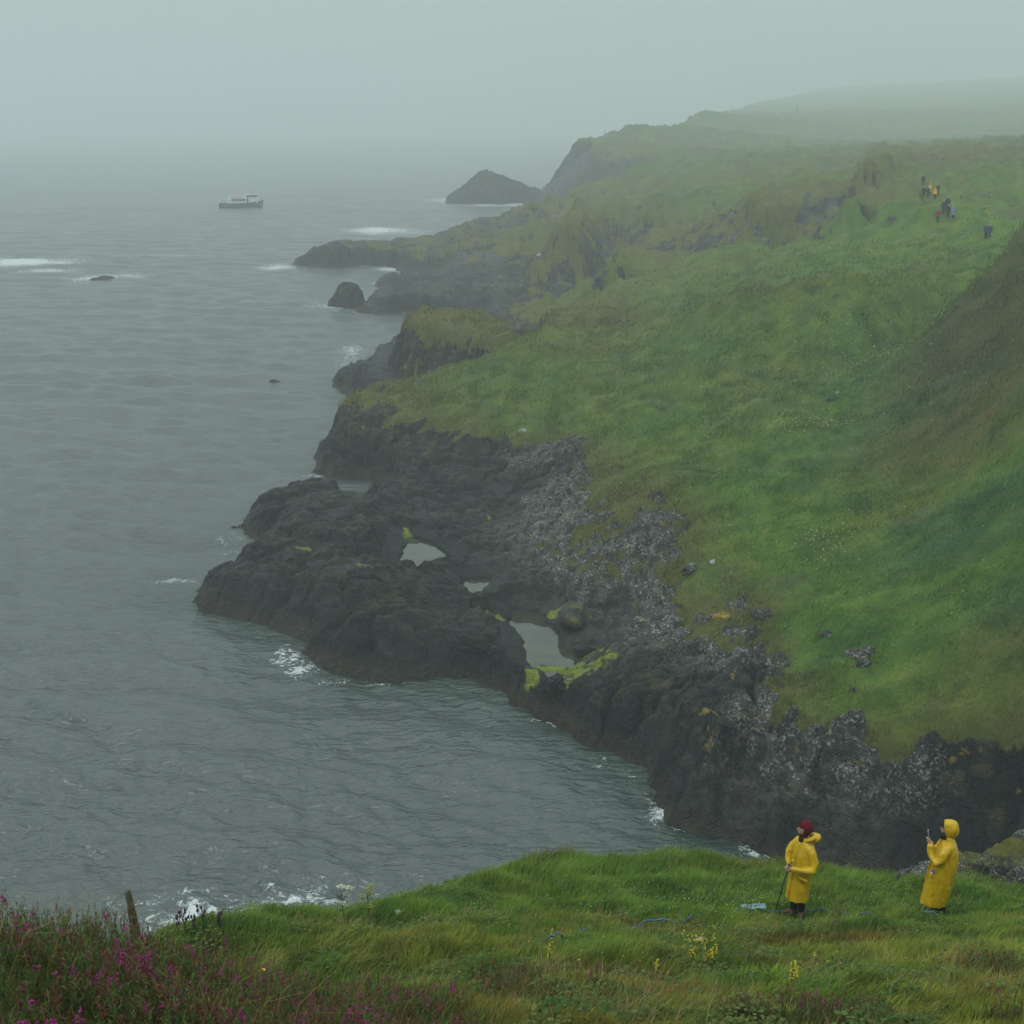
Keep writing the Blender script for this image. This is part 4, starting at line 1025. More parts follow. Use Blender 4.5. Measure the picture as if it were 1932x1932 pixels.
# coat
bm = bmesh.new()
loft(bm, [(.33, -.055, -.01, .190, .20), (.34, -.055, -.01, .197, .21), (.5, -.045, -.01, .185, .21), (.75, -.02, 0, .175, .215), (.95, .005, 0, .17, .215), (1.15, .02, 0, .165, .215), (1.28, .03, 0, .145, .20), (1.36, .03, 0, .12, .155), (1.42, .025, 0, .09, .10), (1.47, .02, 0, .075, .08)], FA, 32)
tube(bm, [(.10, -.12, 1.33), (.16, -.17, 1.24), (.20, -.22, 1.10), (.18, -.255, 1.0), (.05, -.275, .985), (-.08, -.27, .99), (-.155, -.255, .992)], [.085, .082, .074, .070, .062, .056, .054], 16)
tube(bm, [(-.08, .11, 1.34), (-.17, .10, 1.25), (-.235, .06, 1.13), (-.24, -.01, 1.05), (-.228, -.09, .995)], [.085, .08, .07, .064, .054], 16)
me = remeshed(bm, 'coat', .012, 5); displace_np(me, folds(900, .017))
coat1 = link('raincoat', me, COAT, p1)
bm = bmesh.new(); box(bm, (.02, -.235, .80), (.15, .016, .05), Matrix.Rotation(.25, 3, 'Y') @ Matrix.Rotation(-.1, 3, 'Z')); bmesh.ops.bevel(bm, geom=bm.edges[:], offset=.005)
link('pocket_flap', bm_mesh(bm, 'flap'), COAT, coat1)
f = Vector((math.cos(FA), math.sin(FA), 0)); sdv = Vector((-f.y, f.x, 0))
bm = bmesh.new()
tube(bm, [Vector((-.055, -.01, .35)) + f * .197 + sdv * .03, Vector((-.02, 0, .75)) + f * .185 + sdv * .02, Vector((.02, 0, 1.15)) + f * .175, Vector((.03, 0, 1.34)) + f * .125], [.014, .014, .014, .012], 8)
link('placket', bm_mesh(bm, 'placket'), COAT, coat1)
# turned down hood lying round the neck
bm = bmesh.new()
hr = []
for k in range(15):
    a = R(150) - k / 14 * R(300)
    hr.append((.055 + .105 * math.cos(a) + .02, .105 * math.sin(a), 1.425 + .05 * (math.cos(a) + .6)))
tube(bm, hr, [.022 + .022 * math.sin(math.pi * k / 14) for k in range(15)], 12)
ellips(bm, (.205, 0, 1.46), (.062, .095, .085), 3, Matrix.Rotation(.5, 3, 'Y'))
me = remeshed(bm, 'hood', .009, 3); displace_np(me, folds(930, .012))
link('hood', me, COAT, p1)
bm = bmesh.new(); tube(bm, [(-.03 + .02, .0, 1.40), (-.01, 0, 1.47), (.0, 0, 1.52)], [.085, .072, .066], 16)
link('scarf', bm_mesh(bm, 'scarf'), DARKWOOL, p1)
# woollen hat covering ears and nape
bm = bmesh.new(); ellips(bm, (HX + .035, 0, HZ + .02), (.116, .098, .132), 4)
bm.verts.ensure_lookup_table()
kill = [f_ for f_ in bm.faces if (lambda c: (c.x < HX - .018 + .25 * abs(c.y) and c.z < HZ + .048 + .2 * (c.x - HX)) or c.z < HZ - .125)(f_.calc_center_median())]
bmesh.ops.delete(bm, geom=kill, context='FACES')
gm = bmesh.ops.solidify(bm, geom=bm.faces[:], thickness=.012)
link('woolly_hat', bm_mesh(bm, 'hat'), MAROON, p1)
def legs(parent, spec, mat_t, mat_b, toes):
    for k, (hip, knee, ank) in enumerate(spec):
        bm = bmesh.new(); tube(bm, [hip, knee, ank], [.098, .075, .062], 14)
        me = bm_mesh(bm, 'leg'); displace_np(me, folds(950 + k, .006)); link('trouser_leg', me, mat_t, parent)
        tx_, ty_ = toes[k]
        bm = bmesh.new()
        a = Vector(ank); t = Vector((tx_, ty_, 0)).normalized()
        tube(bm, [a + Vector((0, 0, .07)), a + Vector((0, 0, -.03))], [.058, .056], 12)
        ellips(bm, a + t * .02 + Vector((0, 0, -.055)), (.058, .058, .045), 2)
        tube(bm, [a - t * .05 + Vector((0, 0, -.062)), a + t * .07 + Vector((0, 0, -.060)), a + t * .17 + Vector((0, 0, -.070))], [.046, .050, .036], 12)
        link('boot', remeshed(bm, 'boot', .008, 2), mat_b, parent)
legs(p1, [((-.08, .03, .5), (-.10, .01, .40), (-.10, .02, .12)), ((.02, -.03, .5), (.03, -.04, .40), (.03, -.03, .12))], TROUSER, BOOT_BR, [(-.95, -.3), (-.1, -1)])
bm = bmesh.new()
pb = Vector((-.235 * 1 - .185, -.20, 0)); pt = Vector((GX - .005, GY, .985))
tube(bm, [pb + Vector((0, 0, .0)), pb.lerp(pt, .5), pt], [.007, .009, .011], 8)
gl = empty('walking_pole', (x1, y1, z1 + .05), bearing(x1, y1)); gl.scale = (.87,) * 3; tag(gl, 'thin black walking pole held upright by the person in the maroon hat', 'walking pole')
link('shaft', bm_mesh(bm, 'shaft'), BLACK, gl)
bm = bmesh.new(); tube(bm, [pt - (pt - pb).normalized() * .08, pt + (pt - pb).normalized() * .03], [.015, .019], 10); link('grip', bm_mesh(bm, 'grip'), BLACK, gl)

# ------------------------------------------------------------------ person with the raised hood taking a picture
x2, y2, z2 = on_hill(1768, 1732)
p2 = empty('person', (x2, y2, z2 + .03), bearing(x2, y2))
p2.scale = (.87,) * 3
tag(p2, 'person in a long yellow raincoat with the hood up holding a phone', 'person', 'walkers in yellow raincoats on the near grass')
FA = math.atan2(-.25, -.97)
bm = bmesh.new()
loft(bm, [(.74, 0.02, 0, .10, .15), (.95, .04, 0, .11, .16), (1.15, .05, 0, .11, .165), (1.3, .06, 0, .10, .16), (1.38, .05, 0, .06, .09), (1.46, .035, 0, .052, .055), (1.54, .03, 0, .05, .05)], FA)
for s_, hx in ((1, -.03), (-1, .05)):
    tube(bm, [(hx * 1.2, .07 * s_, .82), (hx * 1.3, .07 * s_, .48), (hx * 1.3, .07 * s_, .12)], [.07, .04, .035])
tube(bm, [(.05, -.13, 1.31), (-.02, -.23, 1.12), (-.09, -.24, 1.07), (-.15, -.20, 1.12), (-.21, -.12, 1.30)], [.04, .034, .034, .028, .026])
tube(bm, [(.03, .13, 1.31), (-.04, .17, 1.18), (-.11, .165, 1.085), (-.17, .10, 1.14), (-.213, .005, 1.28)], [.036, .034, .03, .026, .024])
HX, HZ = .035, 1.57
ellips(bm, (HX + .012, 0, HZ), (.092, .075, .112), 3)
ellips(bm, (HX - .045, 0, HZ - .055), (.045, .05, .055), 2)
tube(bm, [(HX - .086, 0, HZ + .012), (HX - .106, 0, HZ - .022), (HX - .090, 0, HZ - .030)], [.008, .014, .011], 8)
tube(bm, [(HX - .078, -.022, HZ - .058), (HX - .084, 0, HZ - .056), (HX - .078, .022, HZ - .058)], [.007, .009, .007], 8)
for s_ in (-1, 1): ellips(bm, (HX + .02, .076 * s_, HZ - .005), (.018, .01, .03), 2)
hand(bm, (-.212, -.115, 1.305), (-.15, .25, .95), (-.35, .9, 0), (.9, .3, .2), .95, .55)
hand(bm, (-.216, .005, 1.285), (-.15, -.35, .9), (-.3, -.9, 0), (.9, -.3, .2), .95, .55)
link('body', remeshed(bm, 'body', .0075, 2), SKIN, p2)
for s_ in (-1, 1):
    bm = bmesh.new(); ellips(bm, (HX - .072, .028 * s_, HZ + .012), (.010, .011, .009), 2); link('eye', bm_mesh(bm, 'eye'), EYE, p2)
bm = bmesh.new()
loft(bm, [(.23, -.07, 0, .215, .195), (.24, -.07, 0, .222, .20), (.5, -.03, 0, .22, .21), (.85, .02, 0, .225, .22), (1.05, .045, 0, .21, .22), (1.22, .065, 0, .175, .20), (1.33, .075, 0, .13, .17), (1.40, .07, 0, .10, .12), (1.46, .06, 0, .085, .09)], FA, 32)
tube(bm, [(.07, -.14, 1.32), (.03, -.20, 1.22), (-.03, -.24, 1.10), (-.09, -.245, 1.06), (-.15, -.20, 1.12), (-.19, -.15, 1.22), (-.207, -.12, 1.30)], [.090, .088, .078, .070, .064, .060, .056], 16)
tube(bm, [(.04, .14, 1.32), (-.04, .18, 1.18), (-.11, .17, 1.08), (-.17, .10, 1.14), (-.212, .01, 1.275)], [.085, .08, .07, .062, .054], 16)
me = remeshed(bm, 'coat', .012, 5); displace_np(me, folds(960, .018))
coat2 = link('raincoat', me, COAT, p2)
f = Vector((math.cos(FA), math.sin(FA), 0)); sdv = Vector((-f.y, f.x, 0))
bm = bmesh.new()
tube(bm, [Vector((-.065, 0, .25)) + f * .222 + sdv * .0, Vector((-.03, 0, .5)) + f * .224, Vector((.02, 0, .85)) + f * .228, Vector((.045, 0, 1.05)) + f * .213, Vector((.07, 0, 1.3)) + f * .145, Vector((.06, 0, 1.44)) + f * .10], [.013] * 6, 8)
link('placket', bm_mesh(bm, 'placket'), COAT, coat2)
# raised hood, open at the face and peaked in front
bm = bmesh.new(); vs = ellips(bm, (HX + .045, 0, HZ + .005), (.135, .118, .165), 4)
for v_ in vs:
    if v_.co.z > HZ + .05 and v_.co.x < HX + .02: v_.co.x -= .035 * (v_.co.z - HZ - .05) / .12; 
kill = [f_ for f_ in bm.faces if f_.calc_center_median().x < HX - .035 + .35 * (HZ + .14 - f_.calc_center_median().z) * .5 - .02 and f_.calc_center_median().z < HZ + .155 or f_.calc_center_median().z < HZ - .15]
bmesh.ops.delete(bm, geom=kill, context='FACES')
bmesh.ops.solidify(bm, geom=bm.faces[:], thickness=.010)
me = bm_mesh(bm, 'hood'); displace_np(me, lambda co: .009 * fbm(co[:, 0] * 9 + co[:, 1] * 4, co[:, 2] * 9, 2, 970))
link('hood', me, COAT, p2)
bm = bmesh.new(); ellips(bm, (HX + .012, 0, HZ + .038), (.100, .084, .098), 3); 
kill = [f_ for f_ in bm.faces if f_.calc_center_median().z < HZ + .045]
bmesh.ops.delete(bm, geom=kill, context='FACES'); bmesh.ops.solidify(bm, geom=bm.faces[:], thickness=.006)
link('hair', bm_mesh(bm, 'hair'), DARKWOOL, p2)
bm = bmesh.new(); tube(bm, [(HX - .03, 0, 1.42), (HX - .03, 0, 1.47), (HX - .012, 0, 1.51)], [.082, .075, .066], 16)
link('scarf', bm_mesh(bm, 'scarf'), BLACK, p2)
legs(p2, [((-.05, .08, .6), (-.05, .08, .42), (-.05, .08, .12)), ((.055, -.06, .6), (.055, -.06, .42), (.055, -.06, .12))], TROUSER, BLACK, [(-1, -.1), (.4, -.9)])
ph = empty('phone', (x2, y2, z2 + .05), bearing(x2, y2)); ph.scale = (.87,) * 3; tag(ph, 'small silver phone held up in front of the hooded person', 'phone')
bm = bmesh.new(); box(bm, (-.245, -.055, 1.43), (.012, .075, .15), Matrix.Rotation(-.15, 3, 'Y')); bmesh.ops.bevel(bm, geom=bm.edges[:], offset=.003)
link('case', bm_mesh(bm, 'case'), SILVER, ph)
bm = bmesh.new(); box(bm, (-.238, -.055, 1.43), (.002, .067, .138), Matrix.Rotation(-.15, 3, 'Y'))
link('screen', bm_mesh(bm, 'screen'), BLACK, ph)
pu = empty('pouch', (x2, y2, z2 + .05), bearing(x2, y2)); pu.scale = (.87,) * 3; tag(pu, 'little purple and white pouch hanging at the hooded person\'s hip', 'pouch')
bm = bmesh.new(); ellips(bm, (-.125, -.265, .90), (.036, .026, .036), 3); me = bm_mesh(bm, 'bag'); displace_np(me, lambda co: .004 * fbm(co[:, 0] * 40, co[:, 2] * 40, 2, 980))
link('bag', me, plain('purple_cloth', (.16, .08, .22), .8), pu)
bm = bmesh.new(); ellips(bm, (-.14, -.285, .885), (.020, .012, .018), 2); link('white_patch', bm_mesh(bm, 'patch'), plain('white_cloth', (.6, .6, .62), .7), pu)
bm = bmesh.new(); tube(bm, [(-.15, -.255, .80), (-.11, -.262, .77)], [.008, .008], 6); link('strap', bm_mesh(bm, 'strap'), BLACK, pu)

# ------------------------------------------------------------------ walkers far off
def on_coast(u, v, z0):
    return near_coast(u, v, z0)
_fig_cache = {}
def far_person(u, v, z0, h, label, jacket, trousers, hatc=None, pack=None, long_coat=False, rz=0.0, d=None, wide=1.0):
    cx, cy, cz = on_coast(u, v, z0)
    if d is not None:
        p = P(u, v, d=d); i = np.argmin((tx - p[0]) ** 2 + (ty - p[1]) ** 2); cx, cy, cz = float(p[0]), float(p[1]), float(tz[i])
    root = empty('person', (cx, cy, cz), rz); root.scale = (h / 1.75,) * 3
    tag(root, label, 'person', 'walkers on the far path')
    bm = bmesh.new()
    loft(bm, [(.8, 0, 0, .10, .15), (1.1, 0, 0, .11, .17), (1.35, 0, 0, .09, .17), (1.42, 0, 0, .05, .06), (1.52, 0, 0, .05, .05)], math.pi / 2, 12)
    ellips(bm, (0, 0, 1.62), (.08, .095, .115), 2)
    for s_ in (-1, 1):
        tube(bm, [(.09 * s_, 0, .85), (.10 * s_, .08 * s_, .46), (.10 * s_, .14 * s_, .06)], [.085, .06, .045], 8)
        ellips(bm, (.10 * s_, .14 * s_ + .05, .045), (.05, .12, .045), 2)
        tube(bm, [(.18 * s_, 0, 1.35), (.25 * s_, -.05 * s_, 1.08), (.23 * s_, .10, .88)], [.05, .04, .03], 8)
        ellips(bm, (.23 * s_, .13, .84), (.03, .04, .05), 2)
    link('body', remeshed(bm, 'body', .02, 1), SKIN, root)
    bm = bmesh.new(); lo = .42 if long_coat else .78
    loft(bm, [(lo, 0, 0, .19 * wide, .25 * wide), (1.0, 0, 0, .16 * wide, .21 * wide), (1.3, 0, 0, .15, .22), (1.42, 0, 0, .10, .13), (1.5, 0, 0, .07, .08)], math.pi / 2, 16)
    for s_ in (-1, 1): tube(bm, [(.18 * s_, 0, 1.36), (.26 * s_, -.05 * s_, 1.08), (.235 * s_, .09, .90)], [.085, .075, .055], 8)
    if hatc == 'hood': ellips(bm, (0, -.02, 1.62), (.12, .13, .15), 2)
    link('jacket', remeshed(bm, 'jacket', .025, 2), jacket, root)
    if hatc not in (None, 'hood'):
        bm = bmesh.new(); ellips(bm, (0, -.01, 1.675), (.105, .115, .085), 2); link('hat', bm_mesh(bm, 'hat'), hatc, root)
    for s_ in (-1, 1):
        bm = bmesh.new(); tube(bm, [(.09 * s_, 0, .86), (.10 * s_, .08 * s_, .46), (.10 * s_, .14 * s_, .10)], [.11, .085, .065], 8); link('trouser_leg', bm_mesh(bm, 'leg'), trousers, root)
    if pack:
        bm = bmesh.new(); box(bm, (0, -.24, 1.18), (.30, .18, .46)); bmesh.ops.bevel(bm, geom=bm.edges[:], offset=.05, segments=2); link('backpack', bm_mesh(bm, 'pack'), pack, root)
    return root
C_DK = plain('dark_jacket', (.020, .026, .030), .8); C_BR = plain('brown_jacket', (.035, .028, .024), .8); C_GR = plain('green_jacket', (.022, .055, .045), .8)
C_RED = plain('red_jacket', (.33, .035, .025), .7); C_YEL = plain('orange_yellow_coat', (.85, .42, .02), .6); C_BLU = plain('blue_jacket', (.030, .060, .110), .7)
C_WH = plain('pale_cloth', (.55, .56, .58), .8); C_LB = plain('pale_blue_coat', (.20, .25, .33), .8); C_GREY = plain('grey_pack', (.30, .33, .34), .8)
far_person(1741, 351, 20, 1.75, 'dark clad walker standing highest and farthest on the hill', C_DK, C_DK)
far_person(1742, 375, 19.5, 1.75, 'dark clad walker with a grey pack, left of the yellow coats', C_DK, C_DK, pack=C_GREY, rz=3.3)
far_person(1750, 374, 19.5, 1.72, 'dark clad walker with a pale hat beside the grey pack', C_DK, C_DK, hatc=C_WH)
far_person(1754, 367, 19.6, 1.7, 'walker in a yellow coat half hidden behind dark clad walkers', C_YEL, C_DK, hatc='hood', long_coat=True, rz=.5)
far_person(1763.5, 377, 19.4, 1.75, 'walker in a yellow coat and dark trousers, in front of its group', C_YEL, C_DK, hatc='hood', rz=-.4)
far_person(1769, 368, 19.6, 1.7, 'walker in dark clothes and white cap behind a yellow coat', C_DK, C_DK, hatc=C_WH)
far_person(1768.5, 422, 18.6, 1.85, 'walker in a red jacket coming down the path', C_RED, C_DK, rz=.3)
far_person(1779, 406, 18.6, 1.85, 'walker in a dark green jacket and pale hat', C_GR, C_GR, hatc=C_WH)
far_person(1787, 398, 18.6, 1.75, 'walker in a brown jacket behind the others on the path', C_BR, C_DK)
far_person(1787.5, 412, 18.6, 1.7, 'walker in black with pale shoes on the path', C_DK, C_DK)
far_person(1797.5, 413, 18.6, 1.78, 'walker in a pale blue coat and white hat', C_LB, C_DK, hatc=C_WH, long_coat=True)
far_person(1859.5, 452, 16.6, 1.75, 'left one of the pair of walkers in blue jackets', C_BLU, C_DK, wide=1.0)
far_person(1866, 452, 16.6, 1.72, 'right one of the pair of walkers in blue jackets', C_BLU, C_BLU, wide=1.0, rz=.4)

# ------------------------------------------------------------------ ferry boat
bx_, by_, _ = P(454, 391, z=0)
boat = empty('passenger_boat', (bx_, by_, .1), bearing(bx_, by_) + .12); boat.scale = (.85,) * 3
tag(boat, 'small passenger boat with dark hull and white cabin in the misty sea', 'boat')
HULL = plain('dark_hull', (.060, .085, .11), .5); WHT = plain('white_paint', (.72, .74, .74), .4); GLS = plain('dark_glass', (.03, .04, .045), .15, .6); RUBB = plain('black_fender', (.02, .02, .02), .7); RED = plain('orange_seat', (.5, .18, .08), .6)
bm = bmesh.new()
rings = []
for t in np.linspace(0, 1, 15):
    X_ = -9.2 + 18.4 * t
    hw = 2.7 * (1 - max(0, (t - .62) / .38) ** 2.2) * (1 - .15 * max(0, (.12 - t) / .12)) + .04
    sheer = 1.75 + 1.0 * max(0, (t - .55) / .45) ** 1.6 + .25 * max(0, (.2 - t) / .2)
    rk = .9 * max(0, (t - .85) / .15)
    rings.append([Vector(q) for q in ((X_ + rk, -hw, sheer), (X_ + rk * .4, -hw * .92, .6), (X_, -hw * .6, -.5), (X_, 0, -.9), (X_, hw * .6, -.5), (X_ + rk * .4, hw * .92, .6), (X_ + rk, hw, sheer), (X_ + rk, 0, sheer - .05))])
skin_rings(bm, rings)
hull = link('hull', bm_mesh(bm, 'hull', False), HULL, boat)
bm = bmesh.new(); tube(bm, [(-9.2, -2.5, 1.5), (-4, -2.78, 1.35), (2, -2.78, 1.4), (5, -2.4, 1.8), (8, -1.2, 2.35), (9.7, -.1, 2.75)], .13, 8); link('rubbing_strake', bm_mesh(bm, 'strake'), RUBB, hull)
bm = bmesh.new(); ellips(bm, (8.6, -.85, 1.0), (.3, .15, .35), 2); link('anchor', bm_mesh(bm, 'anchor'), WHT, hull)
def bevbox(c, s, name, mat, parent, b=.06):
    bm = bmesh.new(); box(bm, c, s); bmesh.ops.bevel(bm, geom=bm.edges[:], offset=b, segments=2)
    return link(name, bm_mesh(bm, name, False), mat, parent)
cab = bevbox((-1.4, 0, 2.85), (7.6, 4.2, 2.3), 'cabin', WHT, boat)
for k in range(6): bevbox((-3.6 + k * 1.0, -2.12, 3.1), (.82, .05, 1.1), 'window', GLS, cab, .01)
wh_ = bevbox((4.7, 0, 3.5), (5.0, 3.6, 3.7), 'wheelhouse', WHT, boat)
for k in range(4): bevbox((3.1 + k * 1.15, -1.83, 4.65), (1.0, .05, .95), 'window', GLS, wh_, .01)
bevbox((7.23, 0, 4.65), (.05, 3.0, .95), 'window', GLS, wh_, .01)
bevbox((2.85, -1.83, 2.9), (.8, .06, 1.9), 'door', GLS, wh_, .02)
bm = bmesh.new(); tube(bm, [(5.2, 0, 5.3), (5.2, 0, 8.1)], [.12, .06], 8); tube(bm, [(4.7, 0, 6.9), (5.7, 0, 6.9)], .06, 6); link('mast', bm_mesh(bm, 'mast'), RUBB, boat)
bevbox((5.2, 0, 7.4), (1.5, .25, .18), 'radar', WHT, boat, .03)
bm = bmesh.new()
for s_ in (-1, 1):
    tube(bm, [(-5.0, 1.9 * s_, 4.95), (2.0, 1.9 * s_, 4.95)], .04, 6)
    for k in range(6): tube(bm, [(-5.0 + k * 1.4, 1.9 * s_, 4.0), (-5.0 + k * 1.4, 1.9 * s_, 4.95)], .03, 6)
link('railing', bm_mesh(bm, 'rail'), WHT, boat)
for k in range(3): bevbox((-3.2 + 1.7 * k, 0, 4.3), (1.1, 3.0, .55), 'bench', RED, boat, .05)
bm = bmesh.new(); tube(bm, [(-8.8, -1.9, 1.9), (-8.8, -1.9, 2.7), (-8.8, 1.9, 2.7), (-8.8, 1.9, 1.9)], .05, 6); link('stern_rail', bm_mesh(bm, 'rail'), WHT, boat)

# ------------------------------------------------------------------ rocks in the sea
def stack(name, cx, cy, prof, depth, label, seed, step, cover=0.0, rough=.5, lime=0.0):
    """an islet: prof = (offset along the view's left-right, height)"""
    L_ = prof[0][0] - depth * .3; R_ = prof[-1][0] + depth * .3
    X, Y = np.meshgrid(np.arange(L_, R_, step), np.arange(-depth * 1.5, depth * 1.5, step))
    ny, nx = X.shape; X = X.ravel(); Y = Y.ravel()
    hx = np.interp(X, [p[0] for p in prof], [p[1] for p in prof], left=-1, right=-1)
    w_ = depth * (.45 + .55 * np.clip(hx / max(p[1] for p in prof), 0, 1))
    yy = np.abs(Y + depth * .12 * fbm(X / depth * 2, Y / depth * 2, 3, seed)) / w_
    Z = np.where(yy < 1, hx * (1 - yy ** 1.7), -1.5 * (yy - 1) * 3)
    Z = Z - sstep(0, -1, hx) * 1.5
    f1, f2, c, ax, ay = voro(X / (step * 9), Y / (step * 6), seed + 2)
    Z = Z + rough * ((c - .5) * .6 + .5 * ridged(X / (step * 12), Y / (step * 12), 3, seed + 5) - .3 * (1 - sstep(0, .15, f2 - f1)))
    rz = bearing(cx, cy)
    XX = cx + X * math.cos(rz) - Y * math.sin(rz); YY = cy + X * math.sin(rz) + Y * math.cos(rz)
    me = mesh_np(name, np.stack([XX - cx, YY - cy, np.maximum(Z, -2.5)], 1), grid_faces(ny, nx))
    add_float(me, 'cover', cover * sstep(.3, .8, np.clip(Z / max(p[1] for p in prof), 0, 1) + .3 * fbm(X / (step * 10), Y / (step * 10), 3, seed + 8)))
    add_float(me, 'weed', np.zeros(len(X))); add_float(me, 'fringe', np.full(len(X), .8)); add_float(me, 'tone', c); add_float(me, 'lime', np.full(len(X), lime)); add_col(me, 'turf', turf_col(XX, YY) * .7 + G_BROWN * .3)
    o = link(name, me, MAT_SHORE, None, (cx, cy, 0))
    return tag(o, label, 'sea stack' if name == 'sea_stack' else 'rock', 'rocks standing in the sea')
c = P(925, 384, z=0); s_ = 553 / F
stack('sea_stack', c[0], c[1] + 8, [((u - 925) * s_, h) for u, h in [(838, -1), (846, 2), (868, 4.8), (882, 7.4), (895, 10.0), (906, 11.8), (916, 12.3), (926, 11.2), (950, 9.6), (975, 7.4), (1000, 5.2), (1018, 4.4), (1036, 3.0), (1050, -1)]], 13, 'large pyramid shaped islet off the misty headland', 1200, .35, .42, 1.7)
c = P(652, 578, z=0); s_ = 240 / F
stack('sea_stack', c[0], c[1] + 1.2, [((u - 652) * s_, h) for u, h in [(614, -1), (620, .8), (632, 2.2), (640, 3.5), (650, 3.9), (664, 3.8), (676, 3.3), (683, 2.4), (690, -.5)]], 2.4, 'small black dome of rock just off the tip of a spit', 1210, .14, .0, .45)
c = P(196, 527, z=0); s_ = 297 / F
stack('rock', c[0], c[1], [((u - 196) * s_, h) for u, h in [(165, -.5), (178, .3), (196, .75), (212, .4), (225, -.5)]], 1.6, 'low brown reef rock awash in white surf', 1220, .2, .0, .25)
c = P(516, 720, z=0); s_ = 170 / F
stack('rock', c[0], c[1], [((u - 516) * s_, h) for u, h in [(500, -.4), (508, .12), (516, .3), (526, .1), (532, -.4)]], .7, 'tiny dark rock barely above the open water', 1230, .1, .0, .12)

# ------------------------------------------------------------------ loose boulders
def boulder(pos, size, label, seed, cover=0.0, lime=.8, rot=0.0, sub=5, group='loose boulders', name='boulder', col=None, rough=.28, yellow=False):
    bm = bmesh.new(); bmesh.ops.create_icosphere(bm, subdivisions=sub, radius=1.0)
    me = bm_mesh(bm, name)
    n = len(me.vertices); co = np.empty(n * 3, np.float32); me.vertices.foreach_get('co', co); co = co.reshape(-1, 3).astype(float)
    k = 1 + rough * fbm(co[:, 0] * 1.3 + co[:, 2], co[:, 1] * 1.3 + seed, 3, seed) * 1.2
    f1, f2, c, ax, ay = voro((co[:, 0] + co[:, 2] * .6) * 2.2, (co[:, 1] + co[:, 2] * .8) * 2.2, seed + 3)
    k = k + rough * ((c - .5) * .5 - .35 * (1 - sstep(0, .14, f2 - f1)))
    f1, f2, c, ax, ay = voro((co[:, 0] - co[:, 2] * .6) * 6, (co[:, 1] + co[:, 2] * .8) * 6, seed + 4)
    if sub > 5: k = k + rough * ((c - .5) * .22 - .12 * (1 - sstep(0, .14, f2 - f1)))
    co = co * k[:, None] * np.array(size)
    me.vertices.foreach_set('co', co.astype(np.float32).ravel()); me.update()
    add_float(me, 'cover', np.clip(cover + .5 * fbm(co[:, 0] * 1.1, co[:, 1] * 1.1 + co[:, 2], 3, seed + 9) * (cover > 0), 0, 1) * (co[:, 2] > -size[2] * .2)); add_float(me, 'weed', np.zeros(n)); add_float(me, 'fringe', np.full(n, .8)); add_float(me, 'tone', c); add_float(me, 'lime', np.full(n, lime))
    add_col(me, 'turf', np.tile(G_YEL * .7 + G_BROWN * .3, (n, 1)))
    o = link(name, me, col or MAT_SHORE, None, pos); o.rotation_euler = (0, 0, rot)
    return tag(o, label, 'rock', group)
PALE = plain('pale_stone', (.36, .35, .31), .9, .1, .2, 12, .5)
LICH = plain('yellow_lichen_stone', (.30, .22, .045), .9, .1, .6, 5, .5)
for k, (u, v, z0, sz_, lb, cv, lm, col) in enumerate([
    (1612, 1240, 5.6, (.50, .38, .32), 'left boulder of the lichened cluster in the green turf', 0, 1, None),
    (1634, 1236, 5.6, (.45, .36, .34), 'upper right boulder of the lichened cluster in the turf', 0, 1, None),
    (1630, 1256, 5.6, (.36, .32, .30), 'lowest boulder of the lichened cluster in the turf', 0, 1, None),
    (1557, 1203, 5.5, (.38, .26, .26), 'single grey stone in the turf above the boulder cluster', 0, 1, None),
    (1303, 1078, 5.0, (.55, .42, .36), 'black boulder crusted with white at the edge of the turf', 0, 1, None),
    (1345, 1110 - 48, 5.2, (.22, .16, .14), 'white stone in the grass right of the crusted boulder', 0, 0, PALE),
    (1437, 1160, 5.0, (.60, .50, .38), 'rounded boulder patched with yellow lichen by the turf edge', .35, .9, None),
    (1360, 1168, 4.6, (.45, .34, .28), 'bright orange yellow lichened rock on the shore ledge', 0, 0, LICH),
    (1580, 745, 9.6, (.30, .20, .18), 'white stone alone high in the green field', 0, 0, PALE),
    (1566, 756, 9.4, (.34, .24, .20), 'grey stone just below the white stone in the field', 0, 1, None),
    (987, 815, 5.2, (.34, .26, .22), 'cream boulder in the grass above the shore ledge', 0, 0, PALE),
    (1019, 484, 4.6, (.65, .45, .35), 'big pale rock on the green patch of the far shore', 0, 0, PALE),
    (1085, 1170, 1.5, (1.35, 1.0, .75), 'mossy boulder at the edge of the large tide pool', .35, .7, None),
    (1052, 1240, 1.1, (.75, .35, .28), 'long black rock lying in the yellow green weed', 0, .2, None),
    (1104, 1232, 1.1, (.62, .35, .30), 'oval black rock right of the long one in the weed', 0, .3, None),
    (1045, 1298, 1.0, (.60, .60, .55), 'black rock standing between the weed and the sea', 0, .1, None)]):
    x, y, z = on_coast(u, v, z0)
    boulder((x, y, z + sz_[2] * .25), sz_, lb, 1300 + 7 * k, cv, lm, k * .9, 4, 'boulders along the shore and in the turf', col=col)
b_ = P(1945, 1668, d=22.6)
boulder((b_[0], b_[1], b_[2] - .6), (2.0, 1.4, 1.0), 'mossy lichened outcrop at the grass edge behind the hooded person', 1500, .40, .9, .3, 6, 'near rocks', 'rock_outcrop', MAT_NEAR_ROCK, rough=.3)
b_ = P(1775, 1655, d=22.4)
boulder((b_[0], b_[1], b_[2] - .5), (.55, .5, .5), 'small dark rock at the grass edge left of the mossy outcrop', 1510, .0, .9, .8, 5, 'near rocks', 'rock_outcrop', MAT_NEAR_ROCK, rough=.3)
